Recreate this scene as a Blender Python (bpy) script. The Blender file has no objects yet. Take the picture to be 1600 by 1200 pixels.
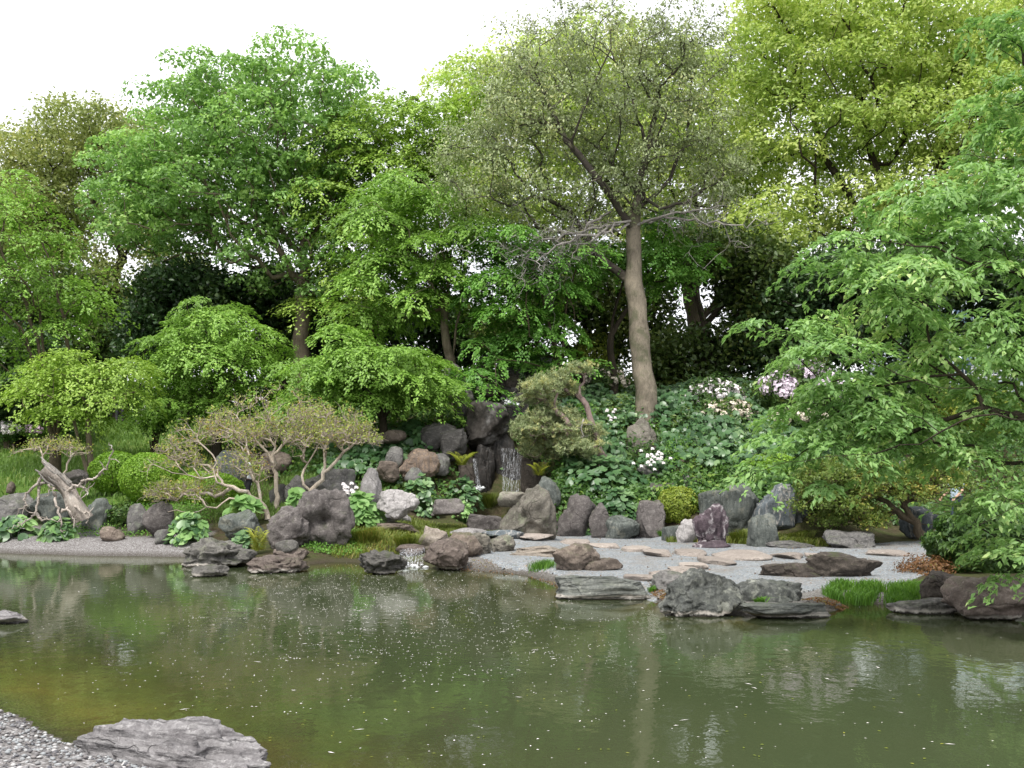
import bpy, bmesh, math, random
import numpy as np
from mathutils import Vector, Matrix, noise
R = math.radians
SC = bpy.context.scene
COL = SC.collection

# ------------------------------------------------------------------ camera
PITCH = math.atan(125/1600); CAMZ = 1.9
cam = bpy.data.objects.new('camera', bpy.data.cameras.new('camera'))
cam.data.sensor_width = 36; cam.data.lens = 36; cam.data.clip_end = 4000; cam.data.clip_start = 0.1
cam.location = (0, 0, CAMZ); cam.rotation_euler = (math.pi/2 + PITCH, 0, 0)
COL.objects.link(cam); SC.camera = cam
# ------------------------------------------------------------------ sky
SUN_EL, SUN_AZ = R(60), R(205)          # azimuth clockwise from +Y: behind the camera, from the left
w = bpy.data.worlds.new("World"); SC.world = w; w.use_nodes = True
nt = w.node_tree; nt.nodes.clear()
o_ = nt.nodes.new('ShaderNodeOutputWorld'); bg = nt.nodes.new('ShaderNodeBackground')
sk = nt.nodes.new('ShaderNodeTexSky'); sk.sky_type = 'NISHITA'; sk.sun_disc = False
sk.sun_elevation = SUN_EL; sk.sun_rotation = SUN_AZ; sk.air_density = 1.0; sk.dust_density = 3.0
mx = nt.nodes.new('ShaderNodeMix'); mx.data_type = 'RGBA'
nz = nt.nodes.new('ShaderNodeTexNoise'); nz.inputs['Scale'].default_value = 2.2; nz.inputs['Detail'].default_value = 5
rp = nt.nodes.new('ShaderNodeMapRange'); rp.inputs[1].default_value = .3; rp.inputs[2].default_value = .7
rp.inputs[3].default_value = .66; rp.inputs[4].default_value = .95
nt.links.new(nz.outputs['Fac'], rp.inputs[0]); nt.links.new(rp.outputs[0], mx.inputs[0])
nt.links.new(sk.outputs[0], mx.inputs[6]); mx.inputs[7].default_value = (10.2, 10.1, 10.3, 1)   # thin bright cloud veil
nt.links.new(mx.outputs[2], bg.inputs[0]); bg.inputs[1].default_value = 0.115
nt.links.new(bg.outputs[0], o_.inputs[0])
sl = bpy.data.lights.new('sun', 'SUN'); sl.energy = 2.9; sl.angle = R(11); sl.color = (1, .97, .91)
so = bpy.data.objects.new('sun', sl); COL.objects.link(so)
sd = Vector((math.sin(SUN_AZ)*math.cos(SUN_EL), math.cos(SUN_AZ)*math.cos(SUN_EL), math.sin(SUN_EL)))
so.rotation_euler = sd.to_track_quat('Z', 'Y').to_euler()
SC.view_settings.view_transform = 'Standard'; SC.view_settings.look = 'None'
SC.view_settings.exposure = 0.66; SC.view_settings.gamma = 1; SC.view_settings.use_curve_mapping = False
cy = SC.cycles
cy.max_bounces = 7; cy.diffuse_bounces = 3; cy.glossy_bounces = 2; cy.transmission_bounces = 4; cy.transparent_max_bounces = 8
cy.caustics_reflective = False; cy.caustics_refractive = False
cy.use_denoising = True
cy.use_adaptive_sampling = True

# ------------------------------------------------------------------ picture <-> place
def ray(px, py):
    u = (px-800)/1600; v = (600-py)/1600
    return np.array([u, math.cos(PITCH)-math.sin(PITCH)*v, math.sin(PITCH)+math.cos(PITCH)*v])
def P(px, py, D):
    d = ray(px, py); return np.array([0, 0, CAMZ]) + d*(D/d[1])
def G(px, py, z=0.0):
    d = ray(px, py); t = (z-CAMZ)/d[2]; return np.array([d[0]*t, d[1]*t])

# ------------------------------------------------------------------ terrain
shore_px = [(-60,862),(0,864),(150,868),(290,870),(330,884),(470,882),(520,878),(600,880),(660,886),(720,890),(830,899),(880,914),
            (900,926),(1010,930),(1040,945),(1100,956),(1170,962),(1300,954),(1320,940),(1400,946),(1500,956),(1610,962),(1750,985)]
pond = [tuple(G(a, b)) for a, b in shore_px] + [(10.5,9.5),(13,7),(12,3),(7,2.2),(3,2.8),(1.2,3.7),(0,4.6)] + \
       [tuple(G(a, b)) for a, b in [(560,1300),(430,1235),(300,1210),(200,1196),(100,1168),(0,1113),(-120,1060)]] + \
       [(-8.5,11),(-12,13),(-16,15),(-17.5,19),(-15,21.5)]
pond = np.array(pond)
def sdist(X, Y, poly):
    """distance to a polygon, negative inside"""
    X = np.asarray(X, float); Y = np.asarray(Y, float); d = np.full(X.shape, 1e9); ins = np.zeros(X.shape, bool)
    n = len(poly)
    for i in range(n):
        x0, y0 = poly[i]; x1, y1 = poly[(i+1) % n]
        dx, dy = x1-x0, y1-y0; L = dx*dx+dy*dy+1e-12
        t = np.clip(((X-x0)*dx+(Y-y0)*dy)/L, 0, 1)
        d = np.minimum(d, np.hypot(X-x0-t*dx, Y-y0-t*dy))
        c = ((y0 > Y) != (y1 > Y)) & (X < dx*(Y-y0)/(dy+1e-12)+x0)
        ins ^= c
    return np.where(ins, -d, d)
FAR = [(70,3.2),(110,0.5),(4000,-4)]
PROF = [
 (-700,[(0,.3),(21,.3),(23.5,.4),(25,.9),(30,1.7),(40,3.4),(50,4)]),
 (0,   [(0,.3),(21,.2),(23.3,.3),(24.3,.95),(28,1.5),(34,2.6),(40,3.5),(50,4)]),
 (250, [(0,.3),(21,.2),(23.2,.3),(24.2,1.0),(28,1.5),(34,2.7),(38,3.5),(50,4)]),
 (380, [(0,.3),(20,.15),(21.5,.3),(22.6,.9),(24.5,.9),(26,.72),(27.2,.72),(28.5,1.6),(34,3.0),(45,4)]),
 (480, [(0,.3),(19,.12),(21,.3),(22.6,.75),(25,1.15),(28,1.9),(34,3.2),(45,4)]),
 (600, [(0,.3),(18.5,.1),(20.5,.25),(23,.5),(26,1.2),(28,2.3),(31,3.7),(36,4.2),(45,4)]),
 (700, [(0,.3),(17.5,.1),(21,.2),(24.5,.4),(26.5,1.0),(28,2.5),(30,4.2),(34,4.8),(45,4)]),
 (745, [(0,.3),(17.5,.1),(21,.2),(26,.4),(27.3,.5),(28.4,2.2),(29.6,3.9),(31,5.0),(34,4.8),(45,4)]),
 (825, [(0,.3),(17,.1),(21,.2),(26,.4),(27.3,.5),(28.4,2.2),(29.6,3.7),(31,4.8),(34,4.8),(45,4)]),
 (880, [(0,.3),(16.5,.1),(20,.15),(24.6,.18),(25.4,1.1),(28,2.2),(30,3.4),(33,4.1),(45,4)]),
 (1000,[(0,.3),(13.5,.1),(20,.13),(24.2,.16),(25.0,1.0),(28.3,2.05),(29.2,2.5),(30,3.15),(34,4.1),(45,4)]),
 (1130,[(0,.3),(13,.1),(20,.13),(23.4,.16),(24.2,1.1),(27,2.2),(30,3.5),(34,4.2),(45,4)]),
 (1260,[(0,.3),(13,.1),(20,.13),(22.6,.16),(23.5,1.0),(27,2.0),(30,3.2),(34,4.1),(45,4)]),
 (1400,[(0,.3),(13,.1),(20,.13),(22.6,.2),(24.2,.3),(26,.9),(30,2.5),(34,3.6),(45,4)]),
 (1650,[(0,.3),(12,.1),(16,.2),(22.6,.22),(25,.3),(26.5,.7),(30,2.2),(36,3.6),(45,4)]),
 (2300,[(0,.3),(12,.1),(22.6,.3),(26,.9),(34,3.0),(45,4)])]
DS = np.concatenate([np.linspace(0, 60, 241), [70,110,4000]])
PU = np.array([(p-800)/1600 for p, _ in PROF])
PT = np.array([np.interp(DS, *zip(*(pr+FAR))) for _, pr in PROF])
def nz2(X, Y, s, seed=0.0):
    return (np.sin(X*s*1.3+seed+1.7*np.sin(Y*s*.7+seed))*np.cos(Y*s*1.1-seed+1.3*np.sin(X*s*.9)))
def H(X, Y):
    X = np.asarray(X, float); Y = np.asarray(Y, float)
    Yc = np.maximum(Y, .5); u = np.clip(X/Yc, PU[0], PU[-1]-1e-6)
    i = np.clip(np.searchsorted(PU, u, side='right')-1, 0, len(PU)-2)
    t = (u-PU[i])/(PU[i+1]-PU[i]); t = t*t*(3-2*t)
    j = np.clip(np.searchsorted(DS, Yc, side='right')-1, 0, len(DS)-2)
    s = (Yc-DS[j])/(DS[j+1]-DS[j])
    z = (PT[i,j]*(1-s)+PT[i,j+1]*s)*(1-t) + (PT[i+1,j]*(1-s)+PT[i+1,j+1]*s)*t
    z = z + np.clip(z-.3, 0, .6)*.12*nz2(X, Y, 1.1) + .008*nz2(X, Y, 3.1, 2)
    d = sdist(X, Y, pond) + .06*nz2(X, Y, 2.3, 1)+.03*nz2(X, Y, 6.1, 4)
    land = np.minimum(z, .02+.32*np.maximum(d, 0)+.0*d)
    kk = .30-.21*np.clip(1.3-np.hypot(X+3.6, Y-9.5)/6.5, 0, 1)
    bed = -0.95*(1-np.exp(np.minimum(d, 0)*kk))
    return np.where(d > 0, land, bed)
def h1(x, y): return float(H(np.array([x]), np.array([y]))[0])
def hit(px, py, d0=5.0):
    d = ray(px, py); d = d/d[1]
    ts = np.arange(d0, 60, .05); X = d[0]*ts; Z = CAMZ+d[2]*ts
    h = np.maximum(H(X, ts), 0.0)
    k = np.argmax(Z < h)
    if not (Z < h).any(): k = len(ts)-1
    return np.array([X[k], ts[k], h[k]])

# ------------------------------------------------------------------ object helpers
def tag(o, label=None, cat=None, group=None, kind=None):
    if label: o['label'] = label
    if cat: o['category'] = cat
    if group: o['group'] = group
    if kind: o['kind'] = kind
    return o
def mesh_np(name, V, F, mat=None, tone=None, smooth=False):
    """F (n,3) or (n,4) array"""
    V = np.ascontiguousarray(V, dtype=np.float32); F = np.ascontiguousarray(F, dtype=np.int32)
    me = bpy.data.meshes.new(name); n, k = F.shape
    me.vertices.add(len(V)); me.vertices.foreach_set('co', V.ravel())
    me.loops.add(n*k); me.loops.foreach_set('vertex_index', F.ravel())
    me.polygons.add(n); me.polygons.foreach_set('loop_start', np.arange(0, n*k, k, dtype=np.int32))
    me.polygons.foreach_set('loop_total', np.full(n, k, dtype=np.int32))
    if smooth: me.polygons.foreach_set('use_smooth', np.ones(n, bool))
    me.update(calc_edges=True)
    if tone is not None:
        a = me.attributes.new('tone', 'FLOAT', 'FACE'); a.data.foreach_set('value', np.asarray(tone, dtype=np.float32))
    if mat:
        for m in (mat if isinstance(mat, list) else [mat]): me.materials.append(m)
    return me
def link(name, me, parent=None, loc=None):
    o = bpy.data.objects.new(name, me); COL.objects.link(o)
    if loc is not None: o.location = loc
    if parent is not None: o.parent = parent
    return o
def empty(name, loc):
    o = bpy.data.objects.new(name, None); COL.objects.link(o); o.location = tuple(float(c) for c in loc); o.empty_display_size = .2
    return o
class Acc:
    def __init__(s): s.V = []; s.F = []; s.T = []; s.n = 0
    def add(s, V, F, T=None):
        s.V.append(V); s.F.append(F+s.n); s.n += len(V)
        s.T.append(np.zeros(len(F)) if T is None else np.broadcast_to(T, (len(F),)))
    def mesh(s, name, mat, smooth=False):
        return mesh_np(name, np.concatenate(s.V), np.concatenate(s.F), mat, np.concatenate(s.T), smooth)
def nrm(a): return a/np.maximum(np.linalg.norm(a, axis=-1, keepdims=True), 1e-9)

# ------------------------------------------------------------------ materials
def newmat(name):
    m = bpy.data.materials.new(name); m.use_nodes = True; nt = m.node_tree; nt.nodes.clear()
    out = nt.nodes.new('ShaderNodeOutputMaterial'); return m, nt, out
def N(nt, t, **kw):
    n = nt.nodes.new('ShaderNode'+t)
    for k, v in kw.items():
        if k[0] == '_': setattr(n, k[1:], v)
        else: n.inputs[k.replace('__', ' ')].default_value = v
    return n
def L(nt, a, b): nt.links.new(a, b)
def mixc(nt, fac, a, b, mode='MIX'):
    m = nt.nodes.new('ShaderNodeMix'); m.data_type = 'RGBA'; m.blend_type = mode
    for s, v in ((0, fac), (6, a), (7, b)):
        if hasattr(v, 'is_output'): nt.links.new(v, m.inputs[s])
        elif isinstance(v, (int, float)): m.inputs[s].default_value = v
        else: m.inputs[s].default_value = (*v[:3], 1)
    return m.outputs[2]
def mrange(nt, v, a, b, c=0, d=1):
    m = nt.nodes.new('ShaderNodeMapRange'); nt.links.new(v, m.inputs[0])
    for i, x in enumerate((a, b, c, d)): m.inputs[i+1].default_value = x
    return m.outputs[0]
def mathn(nt, op, a, b=None):
    m = nt.nodes.new('ShaderNodeMath'); m.operation = op
    for i, v in enumerate((a, b)):
        if v is None: continue
        if hasattr(v, 'is_output'): nt.links.new(v, m.inputs[i])
        else: m.inputs[i].default_value = v
    return m.outputs[0]
def noise_n(nt, vec, scale, detail=4, rough=.55):
    n = N(nt, 'TexNoise'); n.inputs['Scale'].default_value = scale; n.inputs['Detail'].default_value = detail
    n.inputs['Roughness'].default_value = rough
    if vec is not None: nt.links.new(vec, n.inputs['Vector'])
    return n.outputs['Fac']
def principled(nt, out, col, rough=.8, spec=.3, bump=None, bstr=.3, bdist=.02):
    b = N(nt, 'BsdfPrincipled')
    if hasattr(col, 'is_output'): L(nt, col, b.inputs['Base Color'])
    else: b.inputs['Base Color'].default_value = (*col, 1)
    if hasattr(rough, 'is_output'): L(nt, rough, b.inputs['Roughness'])
    else: b.inputs['Roughness'].default_value = rough
    b.inputs['Specular IOR Level'].default_value = spec
    if bump is not None:
        bp = N(nt, 'Bump'); bp.inputs['Strength'].default_value = bstr; bp.inputs['Distance'].default_value = bdist
        L(nt, bump, bp.inputs['Height']); L(nt, bp.outputs[0], b.inputs['Normal'])
    L(nt, b.outputs[0], out.inputs[0]); return b
def leaf_mat(name, c1, c2, c3=None, transl=.4, rough=.45, spec=.35):
    m, nt, out = newmat(name)
    at = N(nt, 'Attribute'); at.attribute_name = 'tone'
    geo = N(nt, 'NewGeometry')
    big = noise_n(nt, geo.outputs['Position'], .5, 2)
    t = mathn(nt, 'ADD', at.outputs['Fac'], mrange(nt, big, .3, .7, -.25, .25))
    cr = N(nt, 'ValToRGB'); L(nt, t, cr.inputs[0]); e = cr.color_ramp.elements
    e[0].color = (*c1, 1); e[0].position = .1; e[1].color = (*c2, 1); e[1].position = .75
    if c3: x = e.new(.98); x.color = (*c3, 1)
    b = N(nt, 'BsdfPrincipled'); L(nt, cr.outputs[0], b.inputs['Base Color'])
    b.inputs['Roughness'].default_value = rough; b.inputs['Specular IOR Level'].default_value = spec
    tr = N(nt, 'BsdfTranslucent')
    tc = mixc(nt, 1.0, cr.outputs[0], (1.25, 1.3, .9), 'MULTIPLY'); L(nt, tc, tr.inputs[0])
    ms = N(nt, 'MixShader'); ms.inputs[0].default_value = transl
    L(nt, b.outputs[0], ms.inputs[1]); L(nt, tr.outputs[0], ms.inputs[2]); L(nt, ms.outputs[0], out.inputs[0])
    return m
def bark_mat(name, c1, c2, scale=6, moss=0.0, mosscol=(.05,.075,.02), thin=None, tr=(.16,.05)):
    m, nt, out = newmat(name)
    tc = N(nt, 'TexCoord'); mp = N(nt, 'Mapping'); mp.inputs['Scale'].default_value = (1, 1, .28)
    L(nt, tc.outputs['Object'], mp.inputs[0])
    n1 = noise_n(nt, mp.outputs[0], scale*2.5, 6, .65); n2 = noise_n(nt, tc.outputs['Object'], 1.4, 3)
    c = mixc(nt, mrange(nt, n1, .3, .7), c1, c2)
    c = mixc(nt, mrange(nt, n2, .4, .7, 0, .6), c, tuple(x*1.5 for x in c2))
    at = N(nt, 'Attribute'); at.attribute_name = 'tone'   # thin limbs carry darker bark than the bole
    if thin is not None: c = mixc(nt, mrange(nt, at.outputs['Fac'], tr[0], tr[1]), c, thin)
    if moss: c = mixc(nt, mrange(nt, noise_n(nt, tc.outputs['Object'], 2.5, 4), .5, .65, 0, moss), c, mosscol)
    n4 = noise_n(nt, mp.outputs[0], scale*9, 5, .7)
    c = mixc(nt, mrange(nt, n4, .5, .68, 0, .55), c, tuple(x*.45 for x in c1))
    c = mixc(nt, mrange(nt, noise_n(nt, tc.outputs['Object'], 3.3, 5, .7), .56, .66, 0, .4), c, tuple(min(.7, x*1.5) for x in c2))
    principled(nt, out, c, .9, .15, mathn(nt, 'ADD', n1, mathn(nt, 'MULTIPLY', n4, .6)), .9, .035); return m
def rock_mat(name, c1, c2, c3, strata=0, veins=None, lichen=None, moss=.0, wet=0, band=False, scale=1.0, vdir=(1,1,1)):
    m, nt, out = newmat(name)
    tc = N(nt, 'TexCoord'); oi = N(nt, 'ObjectInfo')
    off = N(nt, 'VectorMath'); off.operation = 'ADD'; L(nt, tc.outputs['Object'], off.inputs[0])
    k = mathn(nt, 'MULTIPLY', oi.outputs['Random'], 37.0)
    L(nt, k, off.inputs[1]); v = off.outputs[0]
    mp = N(nt, 'Mapping'); mp.inputs['Scale'].default_value = vdir; mp.inputs['Rotation'].default_value = (.2, .15, 0); L(nt, v, mp.inputs[0])
    n1 = noise_n(nt, mp.outputs[0], 2.2*scale, 7, .6); n2 = noise_n(nt, mp.outputs[0], 9*scale, 6, .65)
    n3 = noise_n(nt, v, 30*scale, 4, .7)
    c = mixc(nt, mrange(nt, n1, .35, .65), c1, c2)
    c = mixc(nt, mrange(nt, n2, .48, .72, 0, .75), c, c3)
    c = mixc(nt, mrange(nt, n3, .35, .65, 0, .5), c, tuple(x*.5 for x in c1))
    c = mixc(nt, mrange(nt, noise_n(nt, v, 14*scale, 5, .75), .55, .7, 0, .5), c, tuple(min(1, x*1.35) for x in c3))
    vo = N(nt, 'TexVoronoi'); vo.feature = 'DISTANCE_TO_EDGE'; vo.inputs['Scale'].default_value = 1.7*scale
    wv = N(nt, 'VectorMath'); wv.operation = 'ADD'; L(nt, mp.outputs[0], wv.inputs[0])
    nzv = N(nt, 'TexNoise'); nzv.inputs['Scale'].default_value = 3*scale; L(nt, v, nzv.inputs['Vector'])
    sc = N(nt, 'VectorMath'); sc.operation = 'SCALE'; sc.inputs[3].default_value = .5; L(nt, nzv.outputs['Color'], sc.inputs[0]); L(nt, sc.outputs[0], wv.inputs[1])
    L(nt, wv.outputs[0], vo.inputs['Vector'])
    crack = mrange(nt, vo.outputs['Distance'], 0, .035, 1, 0)
    if veins: c = mixc(nt, mathn(nt, 'MULTIPLY', mrange(nt, vo.outputs['Distance'], .0, .09, 1, 0), mrange(nt, n2, .42, .6)), c, veins)
    else: c = mixc(nt, mathn(nt, 'MULTIPLY', mathn(nt, 'MULTIPLY', crack, mrange(nt, n1, .42, .6)), .55), c, tuple(x*.3 for x in c1))
    if lichen: c = mixc(nt, mrange(nt, noise_n(nt, v, 4*scale, 6, .7), .56, .64, 0, .75), c, lichen)
    geo = N(nt, 'NewGeometry'); sx = N(nt, 'SeparateXYZ'); L(nt, geo.outputs['Normal'], sx.inputs[0])
    if moss:
        mm = mathn(nt, 'MULTIPLY', mrange(nt, sx.outputs['Z'], .3, .8), mrange(nt, noise_n(nt, v, 3.2, 5, .6), .5, .6, 0, moss))
        c = mixc(nt, mm, c, (.055, .075, .018))
    if band:
        ps = N(nt, 'SeparateXYZ'); L(nt, geo.outputs['Position'], ps.inputs[0])
        zz = mathn(nt, 'ADD', ps.outputs['Z'], mrange(nt, n2, .3, .7, -.025, .025))
        c = mixc(nt, mathn(nt, 'MULTIPLY', mrange(nt, zz, .02, .035), mrange(nt, zz, .075, .05)), c, (.42, .38, .33))
        c = mixc(nt, mrange(nt, zz, .03, .012), c, (.03, .025, .018))
    st = mathn(nt, 'ADD', mathn(nt, 'MULTIPLY', n2, .8), mathn(nt, 'ADD', mathn(nt, 'MULTIPLY', n3, .35), mathn(nt, 'MULTIPLY', mathn(nt, 'MULTIPLY', crack, mrange(nt, n1, .42, .6)), -.4)))
    if strata:
        wz = N(nt, 'TexWave'); wz.wave_type = 'BANDS'; wz.bands_direction = 'Z'; wz.inputs['Scale'].default_value = strata
        wz.inputs['Distortion'].default_value = 5; wz.inputs['Detail'].default_value = 4; wz.inputs['Detail Scale'].default_value = 1.5
        L(nt, mp.outputs[0], wz.inputs['Vector'])
        st = mathn(nt, 'ADD', st, mathn(nt, 'MULTIPLY', wz.outputs['Fac'], .7))
        c = mixc(nt, mrange(nt, wz.outputs['Fac'], .1, .0, 0, .5), c, tuple(x*.35 for x in c1))
    hs = N(nt, 'HueSaturation'); L(nt, c, hs.inputs['Color']); L(nt, mrange(nt, oi.outputs['Random'], 0, 1, .64, 1.0), hs.inputs['Value']); hs.inputs['Saturation'].default_value = .78
    principled(nt, out, hs.outputs[0], .55 if wet else .85, .3 if wet else .2, st, .9, .035)
    return m
M = {}
M['maple'] = leaf_mat('maple_leaf', (.145,.26,.045), (.255,.44,.08), (.36,.54,.12), .36)
M['maple_yellow'] = leaf_mat('maple_yellow_leaf', (.18,.29,.045), (.31,.46,.08), (.42,.56,.13), .36)
M['maple_deep'] = leaf_mat('maple_deep_leaf', (.085,.21,.035), (.17,.36,.06), (.26,.45,.09), .36)
M['bright'] = leaf_mat('bright_leaf', (.15,.28,.08), (.27,.46,.12), (.40,.58,.18), .36)
M['olive'] = leaf_mat('olive_leaf', (.22,.27,.09), (.34,.39,.14), (.47,.48,.18), .3)
M['grey_olive'] = leaf_mat('grey_olive_leaf', (.20,.25,.12), (.32,.38,.19), (.46,.48,.23), .3)
M['camphor'] = leaf_mat('camphor_leaf', (.29,.41,.09), (.49,.58,.17), (.62,.67,.27), .42)
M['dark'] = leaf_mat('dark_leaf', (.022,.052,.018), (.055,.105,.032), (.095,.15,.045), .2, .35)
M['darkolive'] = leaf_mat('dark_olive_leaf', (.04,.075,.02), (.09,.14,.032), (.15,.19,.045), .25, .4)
M['cherry'] = leaf_mat('cherry_leaf', (.17,.31,.10), (.31,.49,.17), (.52,.65,.27), .42, .4)
M['azalea'] = leaf_mat('azalea_leaf', (.22,.30,.06), (.38,.42,.10), (.48,.32,.10), .35)
M['thicket'] = leaf_mat('thicket_leaf', (.10,.16,.035), (.20,.27,.06), (.38,.34,.09), .35)
M['box'] = leaf_mat('box_leaf', (.12,.24,.02), (.23,.40,.04), (.33,.48,.07), .3)
M['gold'] = leaf_mat('gold_leaf', (.15,.22,.03), (.29,.36,.055), (.42,.44,.09), .35)
M['pine'] = leaf_mat('pine_needle', (.20,.255,.12), (.34,.39,.20), (.50,.48,.20), .25)
M['ivy'] = leaf_mat('ivy_leaf', (.04,.10,.022), (.095,.19,.04), (.19,.29,.05), .3)
M['grass'] = leaf_mat('grass_blade', (.10,.18,.035), (.17,.29,.06), (.30,.36,.12), .35)
M['sedge'] = leaf_mat('sedge_blade', (.10,.14,.024), (.19,.24,.04), (.34,.27,.08), .3)
M['grassbright'] = leaf_mat('bright_grass_blade', (.09,.20,.03), (.15,.32,.045), (.24,.42,.07), .4)
M['tuftgreen'] = leaf_mat('tuft_grass_blade', (.06,.14,.02), (.11,.24,.03), (.18,.33,.05), .35)
M['farf'] = leaf_mat('leopard_plant_leaf', (.04,.10,.036), (.09,.18,.066), (.19,.30,.125), .2, .38, .45)
M['butterbur'] = leaf_mat('light_round_leaf', (.15,.29,.09), (.25,.42,.14), (.36,.53,.21), .35, .5)
M['fern'] = leaf_mat('fern_frond', (.20,.25,.03), (.34,.36,.045), (.46,.42,.08), .35)
M['redshrub'] = leaf_mat('red_shrub_leaf', (.14,.07,.03), (.22,.11,.045), (.17,.17,.04), .3)
M['rhodo'] = leaf_mat('rhododendron_leaf', (.035,.08,.02), (.08,.15,.03), (.15,.20,.04), .25)
def flat_mat(name, c, rough=.7, spec=.3, var=.15):
    m, nt, out = newmat(name); tc = N(nt, 'TexCoord')
    n = noise_n(nt, tc.outputs['Object'], 14, 4)
    c_ = mixc(nt, mrange(nt, n, .3, .7), tuple(x*(1-var) for x in c), tuple(min(1, x*(1+var)) for x in c))
    principled(nt, out, c_, rough, spec, n, .2, .01); return m
M['white_petal'] = flat_mat('white_petal', (.85,.80,.80), .6)
M['pink_petal'] = flat_mat('pink_petal', (.66,.47,.60), .6)
M['lilac_petal'] = flat_mat('lilac_petal', (.66,.57,.65), .6)
M['cream_petal'] = flat_mat('cream_petal', (.62,.56,.46), .6)
M['bark'] = bark_mat('grey_brown_bark', (.10,.08,.055), (.20,.165,.12), 6, .25)
M['bark_pale'] = bark_mat('pale_brown_bark', (.115,.10,.078), (.25,.215,.165), 5, .6, (.10,.115,.06), thin=(.075,.064,.055), tr=(.22,.12))
M['bark_dark'] = bark_mat('dark_bark', (.02,.016,.012), (.055,.045,.032), 6, .2, (.02,.03,.01))
M['bark_mid'] = bark_mat('brown_bark', (.05,.04,.028), (.12,.095,.065), 6, .2)
M['bark_bleached'] = bark_mat('bleached_bark', (.24,.19,.155), (.62,.54,.44), 8, thin=(.42,.35,.285), tr=(.016,.008))
M['bark_stump'] = bark_mat('weathered_stump_wood', (.15,.12,.105), (.56,.50,.44), 12)
M['deadwood'] = bark_mat('grey_dead_twig', (.17,.155,.14), (.34,.32,.295), 8)
M['pine_bark'] = bark_mat('pine_bark', (.13,.09,.08), (.30,.23,.21), 10)
M['rk_grey'] = rock_mat('grey_rock', (.12,.115,.11), (.22,.21,.20), (.32,.30,.28), lichen=(.24,.26,.20), moss=.5)
M['rk_purple'] = rock_mat('purple_grey_rock', (.105,.09,.085), (.19,.165,.155), (.29,.26,.24), moss=.45)
M['rk_brown'] = rock_mat('brown_rock', (.12,.09,.07), (.24,.18,.135), (.33,.26,.20), moss=.5)
M['rk_rust'] = rock_mat('rust_rock', (.13,.095,.075), (.24,.175,.13), (.38,.23,.11), vdir=(1.6,1.6,.5))
M['rk_green'] = rock_mat('green_schist', (.085,.10,.092), (.15,.17,.15), (.25,.27,.24), vdir=(1.8,1.8,.35), lichen=(.22,.22,.17), moss=.3)
M['rk_greenflat'] = rock_mat('green_schist_waterside', (.10,.11,.10), (.18,.19,.17), (.30,.31,.26), strata=1.6, band=True, vdir=(.5,.5,2.2), moss=.25)
M['rk_tan'] = rock_mat('tan_rock', (.24,.195,.15), (.39,.32,.25), (.50,.44,.36))
M['rk_tangrey'] = rock_mat('tan_grey_lichened_rock', (.15,.135,.105), (.27,.24,.19), (.36,.33,.27), lichen=(.25,.27,.17), moss=.5)
M['rk_tanflat'] = rock_mat('tan_layered_rock', (.25,.20,.15), (.42,.35,.27), (.50,.44,.36), strata=2.2, vdir=(.5,.5,2.5))
M['rk_pale'] = rock_mat('pale_rock', (.28,.26,.25), (.46,.43,.42), (.58,.55,.54), vdir=(1.6,1.6,.6))
M['rk_veined'] = rock_mat('purple_veined_rock', (.06,.042,.052), (.12,.08,.10), (.17,.13,.145), veins=(.44,.40,.41), scale=1.1)
M['rk_blue'] = rock_mat('blue_grey_veined_rock', (.08,.10,.115), (.15,.18,.195), (.20,.24,.25), veins=(.45,.42,.38), vdir=(2.2,2.2,.5))
M['rk_wet'] = rock_mat('wet_dark_rock', (.014,.013,.012), (.036,.031,.027), (.065,.05,.04), vdir=(1.8,1.8,.4), wet=1)
M['rk_darkbrown'] = rock_mat('dark_brown_rock', (.05,.04,.032), (.10,.08,.064), (.15,.12,.095), moss=.6)
M['rk_shore'] = rock_mat('waterside_grey_rock', (.09,.085,.075), (.17,.16,.145), (.27,.25,.22), band=True, moss=.55, lichen=(.20,.20,.15))
M['rk_shorebrown'] = rock_mat('waterside_brown_rock', (.12,.09,.075), (.22,.165,.135), (.32,.25,.21), band=True, moss=.3)
M['rk_near'] = rock_mat('near_layered_rock', (.24,.22,.225), (.44,.42,.425), (.64,.62,.61), strata=1.3, band=True, vdir=(.6,1.0,3.2), scale=1.5)
M['rk_step'] = rock_mat('stepping_stone', (.33,.27,.225), (.46,.385,.325), (.54,.47,.40), scale=2)
M['rk_dark2'] = rock_mat('slope_grey_rock', (.07,.066,.062), (.14,.13,.12), (.22,.205,.19), vdir=(.6,.8,2.2), moss=.5)
M['rk_boulder'] = rock_mat('ridged_grey_green_rock', (.07,.075,.07), (.14,.15,.14), (.29,.30,.26), band=True, lichen=(.33,.34,.28), vdir=(1.2,1.2,.8), moss=.2)
M['rk_streak'] = rock_mat('dark_rock_with_pale_streak', (.04,.034,.03), (.08,.068,.058), (.12,.105,.09), veins=(.22,.21,.205), scale=.4)
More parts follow.
